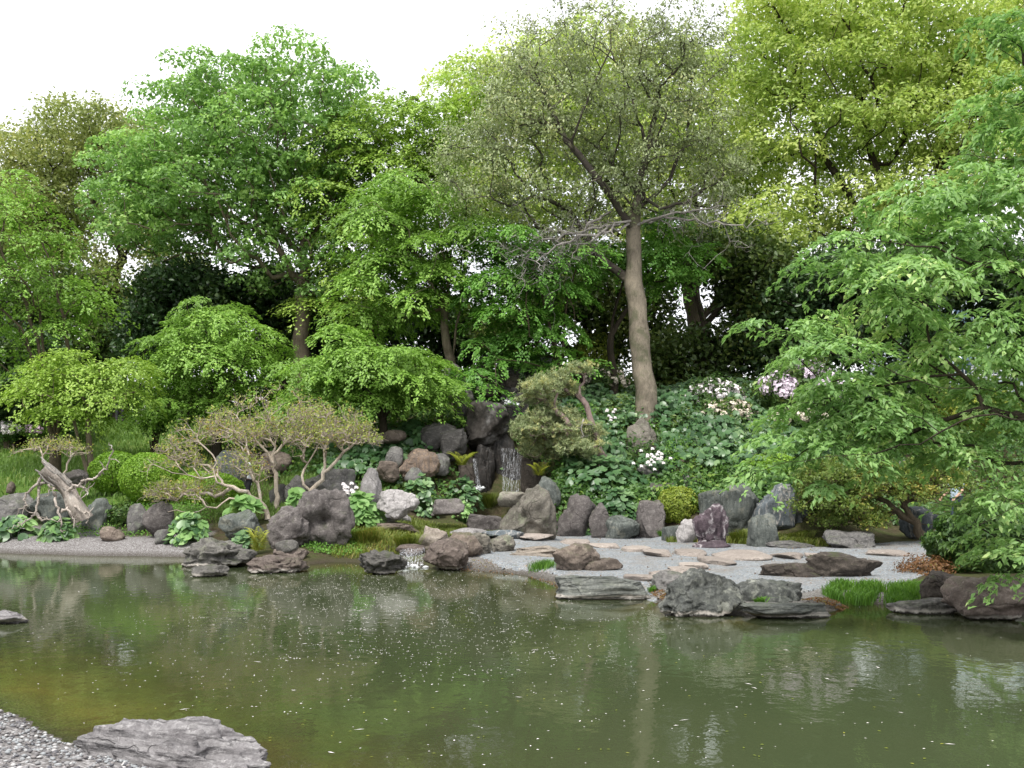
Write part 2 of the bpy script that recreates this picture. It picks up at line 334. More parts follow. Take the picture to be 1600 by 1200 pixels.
# ------------------------------------------------------------------ generators
def leaf_faces(C, Nn, T, Ln, W, fold=.25):
    """folded pointed leaves: centres, normals, long direction, lengths, widths -> (V, F) with two triangles each"""
    n = len(C); T = nrm(T - Nn*np.sum(T*Nn, 1, keepdims=True)); B = np.cross(Nn, T)
    Ln = np.broadcast_to(Ln, (n,))[:, None]; W = np.broadcast_to(W, (n,))[:, None]
    a = C-T*Ln*.5; b = C+T*Ln*.5; l = C+B*W*.5+Nn*W*fold-T*Ln*.08; r = C-B*W*.5+Nn*W*fold-T*Ln*.08
    V = np.stack([a, r, b, l], 1).reshape(-1, 3); i = np.arange(n)[:, None]*4
    F = np.concatenate([i+[[0, 1, 2]], i+[[0, 2, 3]]], 1).reshape(-1, 3)
    return V, F
def rnd_dir(rg, n): return nrm(rg.normal(size=(n, 3)))
def tube(path, rad, k=6, wob=0.0, rg=None):
    path = np.asarray(path, float); rad = np.asarray(rad, float); n = len(path)
    t = np.gradient(path, axis=0); t = nrm(t)
    up = np.array([0, 0, 1.]) if abs(t[0][2]) < .9 else np.array([1., 0, 0])
    u = nrm(np.cross(t[0], up)); rings = []
    ang = np.arange(k)/k*2*math.pi
    for i in range(n):
        u = u-t[i]*np.dot(u, t[i]); u = u/max(np.linalg.norm(u), 1e-9); v = np.cross(t[i], u)
        rr = rad[i]*(1+(wob*rg.normal(size=k) if wob else 0))
        rings.append(path[i]+np.outer(np.cos(ang)*rr, u)+np.outer(np.sin(ang)*rr, v))
    V = np.concatenate(rings); i = np.arange(n-1)[:, None]*k; j = np.arange(k)[None]
    a = i+j; b = i+(j+1) % k; F = np.stack([a, b, b+k, a+k], -1).reshape(-1, 4)
    return V, F
class Skeleton:
    def __init__(s, rg): s.p = []; s.par = []; s.len = []; s.ok = []; s.rg = rg
    def addnode(s, p, par, ok=True):
        p = np.asarray(p, float); s.p.append(p); s.par.append(par)
        s.len.append(0 if par < 0 else s.len[par]+float(np.linalg.norm(p-s.p[par]))); s.ok.append(ok); return len(s.p)-1
    def stem(s, pts, start=-1, seg=.5, jit=.03, bare=.5):
        """polyline stem; bare = share of its length that carries no limbs"""
        pts = [np.asarray(q, float) for q in pts]
        if start >= 0: pts = [s.p[start]]+pts
        else: start = s.addnode(pts[0], -1, False)
        d = [0]+list(np.cumsum([np.linalg.norm(pts[i+1]-pts[i]) for i in range(len(pts)-1)])); tot = d[-1]
        n = max(2, int(tot/seg)); cur = start
        A = np.array(pts)
        for i in range(1, n+1):
            q = tot*i/n; p = np.array([np.interp(q, d, A[:, c]) for c in range(3)])
            if i < n: p = p+s.rg.normal(size=3)*jit
            cur = s.addnode(p, cur, i/n >= bare)
        return cur
    def reach(s, c, seg=.45, jit=.06, lenw=.35, sag=.0, up=.35):
        PA = np.array(s.p); ok = np.array(s.ok); d = np.linalg.norm(PA-c, axis=1)
        cost = d+lenw*np.array(s.len)+np.where(ok, 0, 1e3)+np.where(PA[:, 2] > c[2]+.3, .6*(PA[:, 2]-c[2]), 0)
        i = int(np.argmin(cost)); a = s.p[i]; dist = d[i]
        if dist < seg*.4: return i
        pa = s.par[i]; dr = nrm((a-s.p[pa]) if pa >= 0 else np.array([0, 0, 1.]))
        ctrl = a+(dr*.35+np.array([0, 0, up]))*dist*.5
        n = max(2, int(dist/seg)); cur = i
        for k in range(1, n+1):
            t = k/n; q = (1-t)**2*a+2*t*(1-t)*ctrl+t*t*c
            if k < n: q = q+s.rg.normal(size=3)*jit*min(1, dist)
            cur = s.addnode(q, cur, True)
        return cur
    def build(s, r_base, r_tip, tips, flare=.25, kmax=12, wob=0.0, rmin=0.0, taper=False):
        n = len(s.p); w = np.zeros(n)
        for t in tips: w[t] += 1
        ch = [[] for _ in range(n)]
        for i in range(n-1, 0, -1):
            if w[i] == 0: w[i] = 1 if not ch[i] else w[i]
            w[s.par[i]] += w[i]; ch[s.par[i]].append(i)
        w = np.maximum(w, 1); W = w.max(); e = math.log(max(r_base/r_tip, 1.01))/math.log(max(W, 2))
        r = r_tip*w**e
        LB = max([s.len[i] for i in range(n) if not s.ok[i]]+[.01]); r = r*np.array([1-.30*min(1, s.len[i]/LB) for i in range(n)]) if taper else r; s.r = r
        z0 = s.p[0][2]; acc = Acc(); stack = [(0, -1)]
        while stack:
            i, par = stack.pop(); path = []; rad = []
            if par >= 0: path.append(s.p[par]); rad.append(min(r[par]*.9, r[i]*1.25))
            cur = i
            while True:
                f = 1+flare*math.exp(-max(0, s.p[cur][2]-z0)/.35) if par < 0 or s.len[cur] < 1.2 else 1
                path.append(s.p[cur]); rad.append(r[cur]*f)
                if not ch[cur]: break
                c = sorted(ch[cur], key=lambda q: -w[q])
                for q in c[1:]: stack.append((q, cur))
                cur = c[0]
            if len(path) < 2: continue
            mr = max(rad)
            if mr < rmin: continue
            k = kmax if mr > .12 else (7 if mr > .05 else (5 if mr > .02 else 3))
            vf = tube(path, rad, k, wob if mr > .03 else 0, s.rg); acc.add(*vf, np.repeat((np.array(rad[:-1])+np.array(rad[1:]))/2, k))
        return acc
def ellipsoids(crown, D):
    out = []
    for c in crown:
        px, py, rx, ry = c[:4]; dd = c[5] if len(c) > 5 else 0; DD = D+dd
        k = DD/1600; rd = (c[4] if len(c) > 4 and c[4] else max(rx*k*.8, .5))
        out.append((P(px, py, DD), np.array([rx*k, rd, ry*k])))
    return out
def clump_centres(rg, ell, n, mind, shell=.5, zcut=-1.0):
    vol = np.array([(e[1][0]*e[1][2])*(e[1][1]**.5) for e in ell]); vol = vol/vol.sum(); pts = []; own = []
    for (c, r), v in zip(ell, vol):
        m = max(1, int(n*v)); tries = 0; got = 0; mine = []
        while got < m and tries < m*25:
            tries += 1; d = nrm(rg.normal(size=3)); q = d*rg.random()**shell
            if q[2] < zcut: continue
            p = c+q*r
            if mine and np.min(np.linalg.norm(np.array(mine)-p, axis=1)) < mind*(.99**(tries/m)): continue
            mine.append(p); pts.append(p); own.append(c); got += 1
    return np.array(pts), np.array(own)
def foliage(rg, C, own, style, Rc, nl, ln, wd, acc, lump=.35):
    """leaves of all clumps at once"""
    m = len(C); idx = np.repeat(np.arange(m), nl); n = len(idx)
    out = nrm((C-own)*np.array([1, 1, .35])+1e-6)
    Rk = Rc*rg.uniform(.65, 1.35, m)
    if style == 'pad':
        pn = nrm(out*.55+np.array([0, 0, 1.])+rg.normal(size=(m, 3))*.12)
        a = nrm(np.cross(pn, rg.normal(size=(m, 3)))); b = np.cross(pn, a)
        th = rg.uniform(0, 2*math.pi, n); r = rg.random(n)**.55
        lob = 1+.28*np.sin(th*rg.integers(3, 6, m)[idx]+rg.uniform(0, 6, m)[idx])
        rr = r*lob
        off = -.42*rr**2+rg.normal(size=n)*.055
        Q = C[idx]+(a[idx]*(np.cos(th)*rr)[:, None]+b[idx]*(np.sin(th)*rr)[:, None]+pn[idx]*off[:, None])*Rk[idx][:, None]
        rad = a[idx]*np.cos(th)[:, None]+b[idx]*np.sin(th)[:, None]
        Nn = nrm(pn[idx]+rad*.35*r[:, None]+rg.normal(size=(n, 3))*.32); T = nrm(rad+rg.normal(size=(n, 3))*.7+np.array([0, 0, -.35]))
    elif style in ('tier', 'spray'):      # flat fans of feathery sprays that droop at the tips, dark gaps between the tiers
        pn = nrm(out*.38+np.array([0, 0, 1.])+rg.normal(size=(m, 3))*.10)
        a = nrm(out*np.array([1, 1, 0])+rg.normal(size=(m, 3))*.25); a = nrm(a-pn*np.sum(a*pn, 1, keepdims=True)); b = np.cross(pn, a)
        nf = 7; fa = np.linspace(-2.1, 2.1, nf)[None]+rg.normal(size=(m, nf))*.16; fl = (1-.12*np.abs(np.linspace(-2.1, 2.1, nf)))[None]*rg.uniform(.7, 1.2, (m, nf))
        f = rg.integers(0, nf, n); th = fa[idx, f]; t = rg.random(n)**.62; lat = rg.normal(size=n)*.13*(1.15-t*.8)
        ln_ = fl[idx, f]*t; cx_ = np.cos(th)*ln_-np.sin(th)*lat-.25; sx_ = np.sin(th)*ln_+np.cos(th)*lat
        off = -.34*ln_**2-.9*np.abs(lat)*t+rg.normal(size=n)*.03
        Q = C[idx]+(a[idx]*cx_[:, None]+b[idx]*sx_[:, None]+pn[idx]*off[:, None])*Rk[idx][:, None]
        rad = a[idx]*np.cos(th)[:, None]+b[idx]*np.sin(th)[:, None]
        jn, jt, dz = (.26, .45, -.3) if style == 'tier' else (.42, .55, -.75)
        Nn = nrm(pn[idx]+rad*(.5*t)[:, None]+rg.normal(size=(n, 3))*jn); T = nrm(rad+rg.normal(size=(n, 3))*jt+np.array([0, 0, dz]))
    elif style == 'puff':
        d = rnd_dir(rg, n); d[:, 2] = np.where(d[:, 2] < -.25, -d[:, 2]*.6, d[:, 2]); d = nrm(d)
        r = .7+.3*rg.random(n)**.6; rr = r*(1+.16*np.sin(d[:, 0]*6+idx)*np.cos(d[:, 2]*5+idx*2))
        Q = C[idx]+d*(rr*Rk[idx])[:, None]*np.array([1, 1, .8])
        Nn = nrm(d*.8+np.array([0, 0, .35])+rg.normal(size=(n, 3))*.5); T = rnd_dir(rg, n)
    elif style == 'hang':
        d = rg.normal(size=(n, 3))*np.array([.5, .5, .26]); Q = C[idx]+d*Rk[idx][:, None]
        Nn = nrm(rg.normal(size=(n, 3))*.55+out[idx]*.3+np.array([0, -.15, .55])); T = nrm(rg.normal(size=(n, 3))*.5+out[idx]*.5+np.array([0, 0, -.75]))
    else:   # loose
        d = np.clip(rg.normal(size=(n, 3))*.5, -.95, .95); Q = C[idx]+d*Rk[idx][:, None]*np.array([1, 1, .8])
        Nn = nrm(rg.normal(size=(n, 3))*.7+np.array([0, 0, .6])); T = rnd_dir(rg, n)
    tone = np.clip(.5+rg.normal(size=m)[idx]*.16+rg.normal(size=n)*.2, 0, 1)
    V, F = leaf_faces(Q, Nn, T, ln*rg.uniform(.7, 1.3, n), wd*rg.uniform(.7, 1.3, n))
    acc.add(V, F, np.repeat(tone, 2))
def twigs(rg, C, own, n, length, rad, acc, jit=.4, up=.4):
    for c, o in zip(C, own):
        out = nrm(c-o+1e-6)
        for _ in range(n):
            d = nrm(out+rg.normal(size=3)*.8+np.array([0, 0, up])); l = length*rg.uniform(.5, 1.3)
            pts = [c]; 
            for q in range(3):
                d = nrm(d+rg.normal(size=3)*jit); pts.append(pts[-1]+d*l/3)
            acc.add(*tube(pts, [rad, rad*.8, rad*.55, rad*.25], 3))
TREES = [0]
def tree(name, label, cat, D, stems, crown, n, style, Rc, nl, leaf, size, bark, r_base, r_tip=.012, mind=.5, shell=.5, bare=.5,
         jit=.06, lenw=.35, seg=.5, tw=0, twl=.5, group=None, up=.35, base=None, kmax=10, wob=0., rmin=0, extra=None, zcut=-1.0, crown_name='crown', stemjit=.03, trunk_name='trunk'):
    TREES[0] += 1; rg = np.random.default_rng(100+TREES[0]*7)
    sk = Skeleton(rg)
    W = []
    for st in stems:
        q = []
        for k, s in enumerate(st):
            DD = D+(s[2] if len(s) > 2 else 0)
            if k == 0 and s[1] is None:
                x = (s[0]-800)/1600*DD; q.append(np.array([x, DD, h1(x, DD)-.15]))
            else: q.append(P(s[0], s[1], DD))
        W.append(q)
    first = None
    for q in W:
        if first is None: sk.stem(q, -1, seg, stemjit, bare); first = q[0]
        else: sk.stem(q[1:], 0 if np.linalg.norm(q[0]-first) < .6 else int(np.argmin(np.linalg.norm(np.array(sk.p)-q[0], axis=1))), seg, stemjit, bare)
    ell = ellipsoids(crown, D)
    C, own = clump_centres(rg, ell, n, mind, shell, zcut)
    o = np.argsort(np.linalg.norm(C-first, axis=1)); C = C[o]; own = own[o]
    tips = [sk.reach(c, seg, jit, lenw, up=up) for c in C]
    acc = sk.build(r_base, r_tip, tips, kmax=kmax, wob=wob, rmin=rmin, taper=True)
    if tw: twigs(rg, C, own, tw, twl, r_tip*.8, acc)
    root = empty(name, first)
    tag(root, label, cat, group)
    o3 = np.array(first)
    acc.V = [v-o3 for v in acc.V]
    bm_ = acc.mesh(trunk_name, bark, True); link(trunk_name, bm_, root)
    if nl:
        la = Acc(); foliage(rg, C, own, style, Rc, nl, size[0], size[1], la)
        la.V = [v-o3 for v in la.V]
        link(crown_name, la.mesh(crown_name, leaf), root)
    if extra: extra(rg, root, sk, C, own, o3)
    return root, C
def leafset(name, label, cat, C, own, style, Rc, nl, leaf, size, seed=0, kind=None, group=None):
    rg = np.random.default_rng(seed); la = Acc(); foliage(rg, C, own, style, Rc, nl, *size, la)
    o = link(name, la.mesh(name, leaf)); return tag(o, label, cat, group, kind)

# rocks ---------------------------------------------------------------
ICO = {}
def ico(sub):
    if sub not in ICO:
        bm = bmesh.new(); bmesh.ops.create_icosphere(bm, subdivisions=sub, radius=1)
        ICO[sub] = (np.array([v.co[:] for v in bm.verts]), np.array([[v.index for v in f.verts] for f in bm.faces])); bm.free()
    return ICO[sub]
def noise3(Pn, s, seed, octv=3):
    out = np.empty(len(Pn))
    for i, p in enumerate(Pn):
        out[i] = noise.fractal((p[0]*s+seed, p[1]*s-seed*.7, p[2]*s+seed*1.3), 1.0, 2.1, octv)
    return out
def rock_shape(seed, dims, sub=4, cuts=12, blocky=.75, rough=.10, strata=0.0, taper=0.0, lean=0.0, dents=(), flat_top=0, ridge=0.0):
    rg = np.random.default_rng(seed); V, F = ico(sub); V = V.copy()
    V = np.sign(V)*np.abs(V)**blocky
    V = V/np.max(np.abs(V), axis=0)
    for _ in range(cuts):
        d = nrm(rg.normal(size=3)*np.array([1, 1, .8])); h = rg.uniform(.62, .95)
        s = V@d; ov = s > h; V[ov] -= np.outer((s[ov]-h)*.92, d)
    if flat_top: V[:, 2] = np.minimum(V[:, 2], flat_top+.25*(V[:, 2]-flat_top))
    n1 = noise3(V, 1.3, seed % 97, 3); n2 = noise3(V, 4.0, seed % 89+3, 4)
    d0 = nrm(V); n5 = noise3(V, 9.0, seed % 71+5, 3) if sub > 3 else 0; V = V+d0*(n1*rough*1.6+n2*rough*.8+n5*rough*.3)[:, None]
    if ridge:
        n3 = 1-np.abs(noise3(V*np.array([1, 1, .5]), 2.2, seed % 31+9, 3)); V = V+d0*((n3-.7)*ridge)[:, None]
    if strata:
        z = V[:, 2]*(5)+n1*1.5+V[:, 0]*.6; st = np.abs((z % 1)-.5)*2; V[:, :2] *= (1-strata*(st**3))[:, None]
    for (dd, rr, dep) in dents:
        dd = nrm(np.array(dd, float)); q = np.linalg.norm(nrm(V)-dd, axis=1); V -= nrm(V)*(dep*np.exp(-(q/rr)**4))[:, None]
    if taper: k = 1-taper*(V[:, 2]+1)/2; V[:, 0] *= k; V[:, 1] *= k
    if lean: V[:, 0] += lean*(V[:, 2]+1)/2
    mn, mx_ = V.min(0), V.max(0)
    V = (V-(mn+mx_)/2)/((mx_-mn)/2)*np.array(dims)/2
    V[:, 2] += dims[2]/2
    return V, F
RK = [0]
ROCKS = []
def rock(label, box, mat, depth=.8, D=None, sub=None, bury=.15, name='boulder', z=None, group=None, rot=None, cat='rock', **kw):
    RK[0] += 1; seed = RK[0]*13+5
    x0, y0, x1, y1 = box; cx = (x0+x1)/2
    if D is None: b = hit(cx, y1)
    else: q = P(cx, y1, D); b = np.array([q[0], D, q[2]])
    if z is not None: g = G(cx, y1, z); b = np.array([g[0], g[1], z])
    W = (x1-x0)*b[1]/1600; Hh = (y1-y0)*b[1]/1600
    dp = max(W*depth, .12); Hh_full = Hh*(1+bury)
    if Hh < .5*W:   # low rock seen from above: part of its picture height is its top
        tilt = (CAMZ-b[2])/b[1]; Hh = max(Hh-tilt*dp*.8, Hh*.45); Hh_full = Hh*(1+bury)+.04
    if sub is None: sub = 5 if (x1-x0) > 60 else (4 if (x1-x0) > 26 else 3)
    V, F = rock_shape(seed, (W*(1.10 if z is None else 1.04), dp, Hh_full), sub, **kw)
    V[:, 2] -= Hh_full-Hh
    me = mesh_np(name, V, F, mat, smooth=True)
    o = link(name, me, loc=(b[0], b[1]+dp*.38, b[2])); ROCKS.append(o)
    if rot: o.rotation_euler.z = rot
    return tag(o, label, cat, group)

# round-leaved plants -------------------------------------------------
def round_leaf_mesh(name, mat, k=9):
    a = np.linspace(R(25), R(335), k); rr = 1+.05*np.sin(a*5)
    V = [[0.05, 0, 0]]+[[math.cos(x)*r_*.5, math.sin(x)*r_*.5, .09+.03*math.sin(3*x)] for x, r_ in zip(a, rr)]
    F = [[0, i, i+1] for i in range(1, k)]
    return np.array(V), np.array(F)
RLV, RLF = round_leaf_mesh('leaf', None)
def frames(Nn, T):
    T = nrm(T-Nn*np.sum(T*Nn, 1, keepdims=True)); B = np.cross(Nn, T); return T, B
def dome_plant(name, label, cat, box, n, ls, mats, D=None, front=1.0, seed=1, hk=.75, group=None, droop=.5):
    """a mound of separate round leaves on stalks: one mesh object per leaf"""
    rg = np.random.default_rng(seed); x0, y0, x1, y1 = box; cx = (x0+x1)/2
    b = hit(cx, y1) if D is None else np.array([P(cx, y1, D)[0], D, P(cx, y1, D)[2]])
    W = (x1-x0)*b[1]/1600; Hh = (y1-y0)*b[1]/1600
    c = b+np.array([0, W*.25*front, 0]); root = empty(name, c); tag(root, label, cat, group)
    th = rg.uniform(0, 2*math.pi, n); ph = rg.random(n)**.7*math.pi*.5
    d = np.stack([np.cos(th)*np.sin(ph), np.sin(th)*np.sin(ph)*.8, np.cos(ph)], 1); d[:, 1] = np.where(rg.random(n) < .6, -np.abs(d[:, 1]), d[:, 1])
    s = rg.uniform(.82, 1.02, n)[:, None]
    Q = d*s*np.array([W/2-ls*.2, W*.4, Hh-ls*.2])
    Nn = nrm(d*np.array([.6, .8, .3])+np.array([0, -.3, .6])+rg.normal(size=(n, 3))*.2); T = nrm(d+np.array([0, 0, -droop])+rg.normal(size=(n, 3))*.25)
    T, B = frames(Nn, T)
    mes = []
    for m in mats:
        for t in range(3):
            mes.append(mesh_np('leaf', RLV, RLF, m, np.full(len(RLF), .2+.3*t)))
    for i in range(n):
        o = bpy.data.objects.new('leaf', mes[rg.integers(len(mes))]); COL.objects.link(o); o.parent = root
        k = ls*rg.uniform(.65, 1.25); Mx = Matrix(((T[i][0], B[i][0], Nn[i][0]), (T[i][1], B[i][1], Nn[i][1]), (T[i][2], B[i][2], Nn[i][2])))
        o.matrix_basis = Matrix.Translation(Q[i]) @ (Mx*k).to_4x4()
    acc = Acc()
    for i in range(n):
        q = Q[i]; acc.add(*tube([[q[0]*.15, q[1]*.15, -.08], [q[0]*.6, q[1]*.6, q[2]*.6], q-Nn[i]*.01], [.006, .005, .004], 3))
    st = link('stems', acc.mesh('stems', M['ivy']), root)
    return root
def scatter(poly_px, n, seed, pad=0, z=None):
    """points on the terrain inside a region given as a polygon of places on the ground"""
    rg = np.random.default_rng(seed); pl = np.array(poly_px); mn, mx_ = pl.min(0), pl.max(0); out = []
    while sum(map(len, out)) < n:
        q = rg.uniform(mn, mx_, (n*2, 2)); q = q[sdist(q[:, 0], q[:, 1], pl) < 0]; out.append(q)
    q = np.concatenate(out)[:n]; return np.column_stack([q, H(q[:, 0], q[:, 1])])
def uD(px, D): return ((px-800)/1600*D, D)
def round_leaf_bed(name, label, pts, ls, mat, seed, hgt=.25, tilt=.5, kind='stuff', cat='ground cover', k=1.0):
    rg = np.random.default_rng(seed); n = len(pts); Q = pts+np.column_stack([np.zeros((n, 2)), rg.uniform(.3, 1, n)*hgt])
    Q = Q+np.column_stack([np.zeros((n,2)), .18*hgt*2*nz2(Q[:,0],Q[:,1],3.0)])
    Nn = nrm(np.array([0, -tilt, .8])+rg.normal(size=(n, 3))*.36); T, B = frames(Nn, nrm(np.array([0, -.6, -.8])+rg.normal(size=(n, 3))*.6))
    s = (ls*rg.uniform(.6, 1.25, n))[:, None, None]
    V = (RLV[None, :, 0:1]*T[:, None]+RLV[None, :, 1:2]*B[:, None]+RLV[None, :, 2:3]*Nn[:, None])*s+Q[:, None]
    F = RLF[None]+(np.arange(n)*len(RLV))[:, None, None]
    tone = np.repeat(np.clip(.45+.22*rg.normal(size=n), 0, 1), len(RLF))
    o = link(name, mesh_np(name, V.reshape(-1, 3), F.reshape(-1, 3), mat, tone)); return tag(o, label, cat, None, kind)
def blades(pts, hgt, wid, seed, lean=.5, nseg=2, acc=None, front=0):
    rg = np.random.default_rng(seed); n = len(pts); a = rg.uniform(0, 2*math.pi, n); h = hgt*rg.uniform(.5, 1.2, n)
    dr = np.column_stack([np.cos(a), np.sin(a)-front, np.zeros(n)])*rg.uniform(.1, 1, n)[:, None]*lean
    B = nrm(np.column_stack([-np.sin(a+1), np.cos(a+1), np.zeros(n)])); w = wid*rg.uniform(.6, 1.2, n)
    up = np.array([0, 0, 1.])
    p0 = pts; p1 = pts+up*(h*.6)[:, None]+dr*(h*.45)[:, None]; p2 = pts+up*(h*.85)[:, None]*(1-.25*lean)+dr*(h*1.25)[:, None]
    V = np.stack([p0-B*w[:, None]/2, p0+B*w[:, None]/2, p1+B*w[:, None]*.4, p1-B*w[:, None]*.4, p2], 1).reshape(-1, 3)
    i = np.arange(n)[:, None]*5; F = np.concatenate([i+[[0, 1, 2]], i+[[0, 2, 3]], i+[[3, 2, 4]]], 1).reshape(-1, 3)
    return V, F, np.repeat(np.clip(.5+.22*rg.normal(size=n), 0, 1), 3)
def grass_patch(name, label, pts, hgt, wid, mat, seed, lean=.5, kind='stuff', cat='grass', origin=None):
    V, F, t = blades(pts, hgt, wid, seed, lean)
    if origin is not None: V = V-np.array(origin)
    o = link(name, mesh_np(name, V, F, mat, t), loc=origin); return tag(o, label, cat, None, kind)
def tuft(name, label, box, n, mat, seed, wid=.012, cat='grass tuft', D=None, lean=.9):
    x0, y0, x1, y1 = box; b = hit((x0+x1)/2, y1) if D is None else P((x0+x1)/2, y1, D)
    W = (x1-x0)*b[1]/1600; Hh = (y1-y0)*b[1]/1600; rg = np.random.default_rng(seed)
    r = rg.random(n)**.5*W*.28; a = rg.uniform(0, 6.28, n); pts = np.column_stack([np.cos(a)*r, np.sin(a)*r*.7+W*.25, np.full(n, -.03)])
    V, F, t = blades(pts, Hh*1.1, wid, seed, lean)
    o = link(name, mesh_np(name, V, F, mat, t), loc=tuple(b)); return tag(o, label, cat)
def fern(name, label, box, nf, mat, seed, D=None):
    x0, y0, x1, y1 = box; b = hit((x0+x1)/2, y1) if D is None else P((x0+x1)/2, y1, D)
    W = (x1-x0)*b[1]/1600; Hh = (y1-y0)*b[1]/1600; rg = np.random.default_rng(seed); root = empty(name, b); tag(root, label, 'fern')
    for f in range(nf):
        a = rg.uniform(0, 6.28); l = rg.uniform(.7, 1.1); dr = np.array([math.cos(a), math.sin(a)-.3, 0])
        C = []; T = []; ln = []
        for q in np.linspace(.12, 1, 16):
            p = dr*W*.55*l*q**1.1+np.array([0, 0, Hh*l*(1.5*q-.75*q*q)]); side = np.cross(nrm(dr), [0, 0, 1.])
            wl = (1-abs(q-.4))*.09*(1.15-q)*2.2+.01
            for s in (-1, 1): C.append(p+side*s*wl*.5); T.append(side*s+nrm(dr)*.3); ln.append(wl)
        n = len(C); V, F = leaf_faces(np.array(C), nrm(np.array([0, -.3, 1.])+rg.normal(size=(n, 3))*.1), np.array(T), np.array(ln), .022, .1)
        link('frond', mesh_np('frond', V, F, mat, np.full(len(F), rg.uniform(.2, .8))), root)
    return root
def shrub(name, label, cat, box, nleaf, leaf, size, D=None, seed=1, dens_in=.35, squash=1, depth=.9, group=None, bumps=.06, twig=True, flowers=None, lift=0.0, normal_jit=.5, dy=None):
    """dense leafy mound with inner branches; leaves are real faces through the crown's shell"""
    x0, y0, x1, y1 = box; b = hit((x0+x1)/2, y1) if D is None else P((x0+x1)/2, y1, D)
    W = (x1-x0)*b[1]/1600; Hh = (y1-y0)*b[1]/1600; rg = np.random.default_rng(seed)
    gz = h1(b[0], b[1]+W*depth*.4); root = empty(name, (b[0], b[1]+W*depth*.4, min(b[2], gz))); tag(root, label, cat, group)
    zoff = b[2]-min(b[2], gz)
    d = rnd_dir(rg, nleaf); th = np.arctan2(d[:, 1], d[:, 0])
    rr = 1+bumps*np.sin(d[:, 0]*9+seed)*np.cos(d[:, 2]*8+seed*2)+bumps*.7*np.sin(d[:, 1]*13+d[:, 2]*11)
    rr *= np.where(rg.random(nleaf) < dens_in, rg.uniform(.6, 1, nleaf), rg.uniform(.94, 1.03, nleaf))
    Q = d*rr[:, None]*np.array([W/2, W*depth/2, Hh/2])+np.array([0, 0, Hh/2+zoff])
    Nn = nrm(d+rg.normal(size=(nleaf, 3))*normal_jit); T = rnd_dir(rg, nleaf)
    V, F = leaf_faces(Q, Nn, T, size[0]*rg.uniform(.7, 1.3, nleaf), size[1]*rg.uniform(.7, 1.3, nleaf))
    link('foliage', mesh_np('foliage', V, F, leaf, np.repeat(np.clip(.5+.2*rg.normal(size=nleaf), 0, 1), 2)), root)
    acc = Acc()
    for k in range(14):
        a = rg.uniform(0, 6.28); e = np.array([math.cos(a)*W*.4*rg.random(), math.sin(a)*W*.35*rg.random(), zoff+Hh*rg.uniform(.5, .9)])
        acc.add(*tube([[e[0]*.1, e[1]*.1, -.2], [e[0]*.5, e[1]*.4, e[2]*.5], e], [.03, .02, .008], 5))
    link('stems', acc.mesh('stems', M['bark_mid'], True), root)
    if flowers:
        mat, nf, fr = flowers; fv, ff = flower_ball(mat)
        fm = [flower_mesh(mat, s) for s in range(3)]
        for k in range(nf):
            dd = rnd_dir(rg, 1)[0]; dd[1] = -abs(dd[1]); dd[2] = abs(dd[2])*.9-.15
            o = bpy.data.objects.new('flower_head', fm[k % 3]); COL.objects.link(o); o.parent = root
            o.location = dd*np.array([W/2, W*depth/2, Hh/2])*1.03+np.array([0, 0, Hh/2+zoff]); o.scale = [fr*rg.uniform(.6, 1.2)]*3
            o.rotation_euler = rg.uniform(0, 3, 3)
    return root
def flower_ball(mat): return None, None
def flower_mesh(mat, seed):
    rg = np.random.default_rng(seed+50); n = 30; d = rnd_dir(rg, n); d[:, 2] = np.abs(d[:, 2])
    V, F = leaf_faces(d*.8, nrm(d+rg.normal(size=(n, 3))*.3), rnd_dir(rg, n), .75, .6, .2)
    return mesh_np('flower_head', V, F, mat, np.full(len(F), .5))
# ================================================================== SETTING
def axis(parts):
    return np.unique(np.round(np.concatenate([np.arange(a, b, s) for a, b, s in parts]+[[parts[-1][1]]]), 4))
def grid_mesh(xs, ys, zf, keep=None):
    X, Y = np.meshgrid(xs, ys); Z = zf(X, Y); V = np.column_stack([X.ravel(), Y.ravel(), Z.ravel()])
    nx, ny = len(xs), len(ys); i, j = np.meshgrid(np.arange(nx-1), np.arange(ny-1)); a = (j*nx+i).ravel()
    F = np.column_stack([a, a+1, a+nx+1, a+nx])
    if keep is not None:
        c = V[F].mean(1); F = F[keep(c[:, 0], c[:, 1])]
        u, inv = np.unique(F, return_inverse=True); V = V[u]; F = inv.reshape(F.shape)
    return V, F
def set_attr(me, name, vals):
    a = me.attributes.new(name, 'FLOAT', 'POINT'); a.data.foreach_set('value', np.asarray(vals, np.float32))
gxs = axis([(-900,-200,100),(-200,-60,20),(-60,-24,3),(-24,-14,.6),(-14,-5,.2),(-5,0,.1),(0,12,.2),(12,22,.5),(22,60,4),(60,200,20),(200,900,100)])
gys = axis([(-60,-5,8),(-5,2,1),(2,5,.2),(5,9,.1),(9,12,.25),(12,33,.2),(33,46,.5),(46,80,4),(80,200,20),(200,2200,200)])
V, F = grid_mesh(gxs, gys, H)
xx, yy = V[:, 0], V[:, 1]; dpond = sdist(xx, yy, pond); upx = xx/np.maximum(yy, .5)*1600+800
lawn = np.clip((330-upx)/60+nz2(xx, yy, .8)*.6, 0, 1)*np.clip((yy-23.6)/.7, 0, 1)
grav = np.clip((1.7-dpond)/.25+nz2(xx, yy, 2.5)*.5, 0, 1)*np.where((upx < 330) | (yy < 9), 1, np.where(upx > 690, .75, 0))*(dpond > -.6)
damp = np.clip(1-np.abs(dpond)/.45, 0, 1)
m, nt, out = newmat('ground')
tc = N(nt, 'TexCoord'); pos = tc.outputs['Object']
def attr(nt, n): a = N(nt, 'Attribute'); a.attribute_name = n; return a.outputs['Fac']
soil = mixc(nt, mrange(nt, noise_n(nt, pos, 1.6, 5), .35, .65), (.045,.035,.022), (.05,.065,.02))
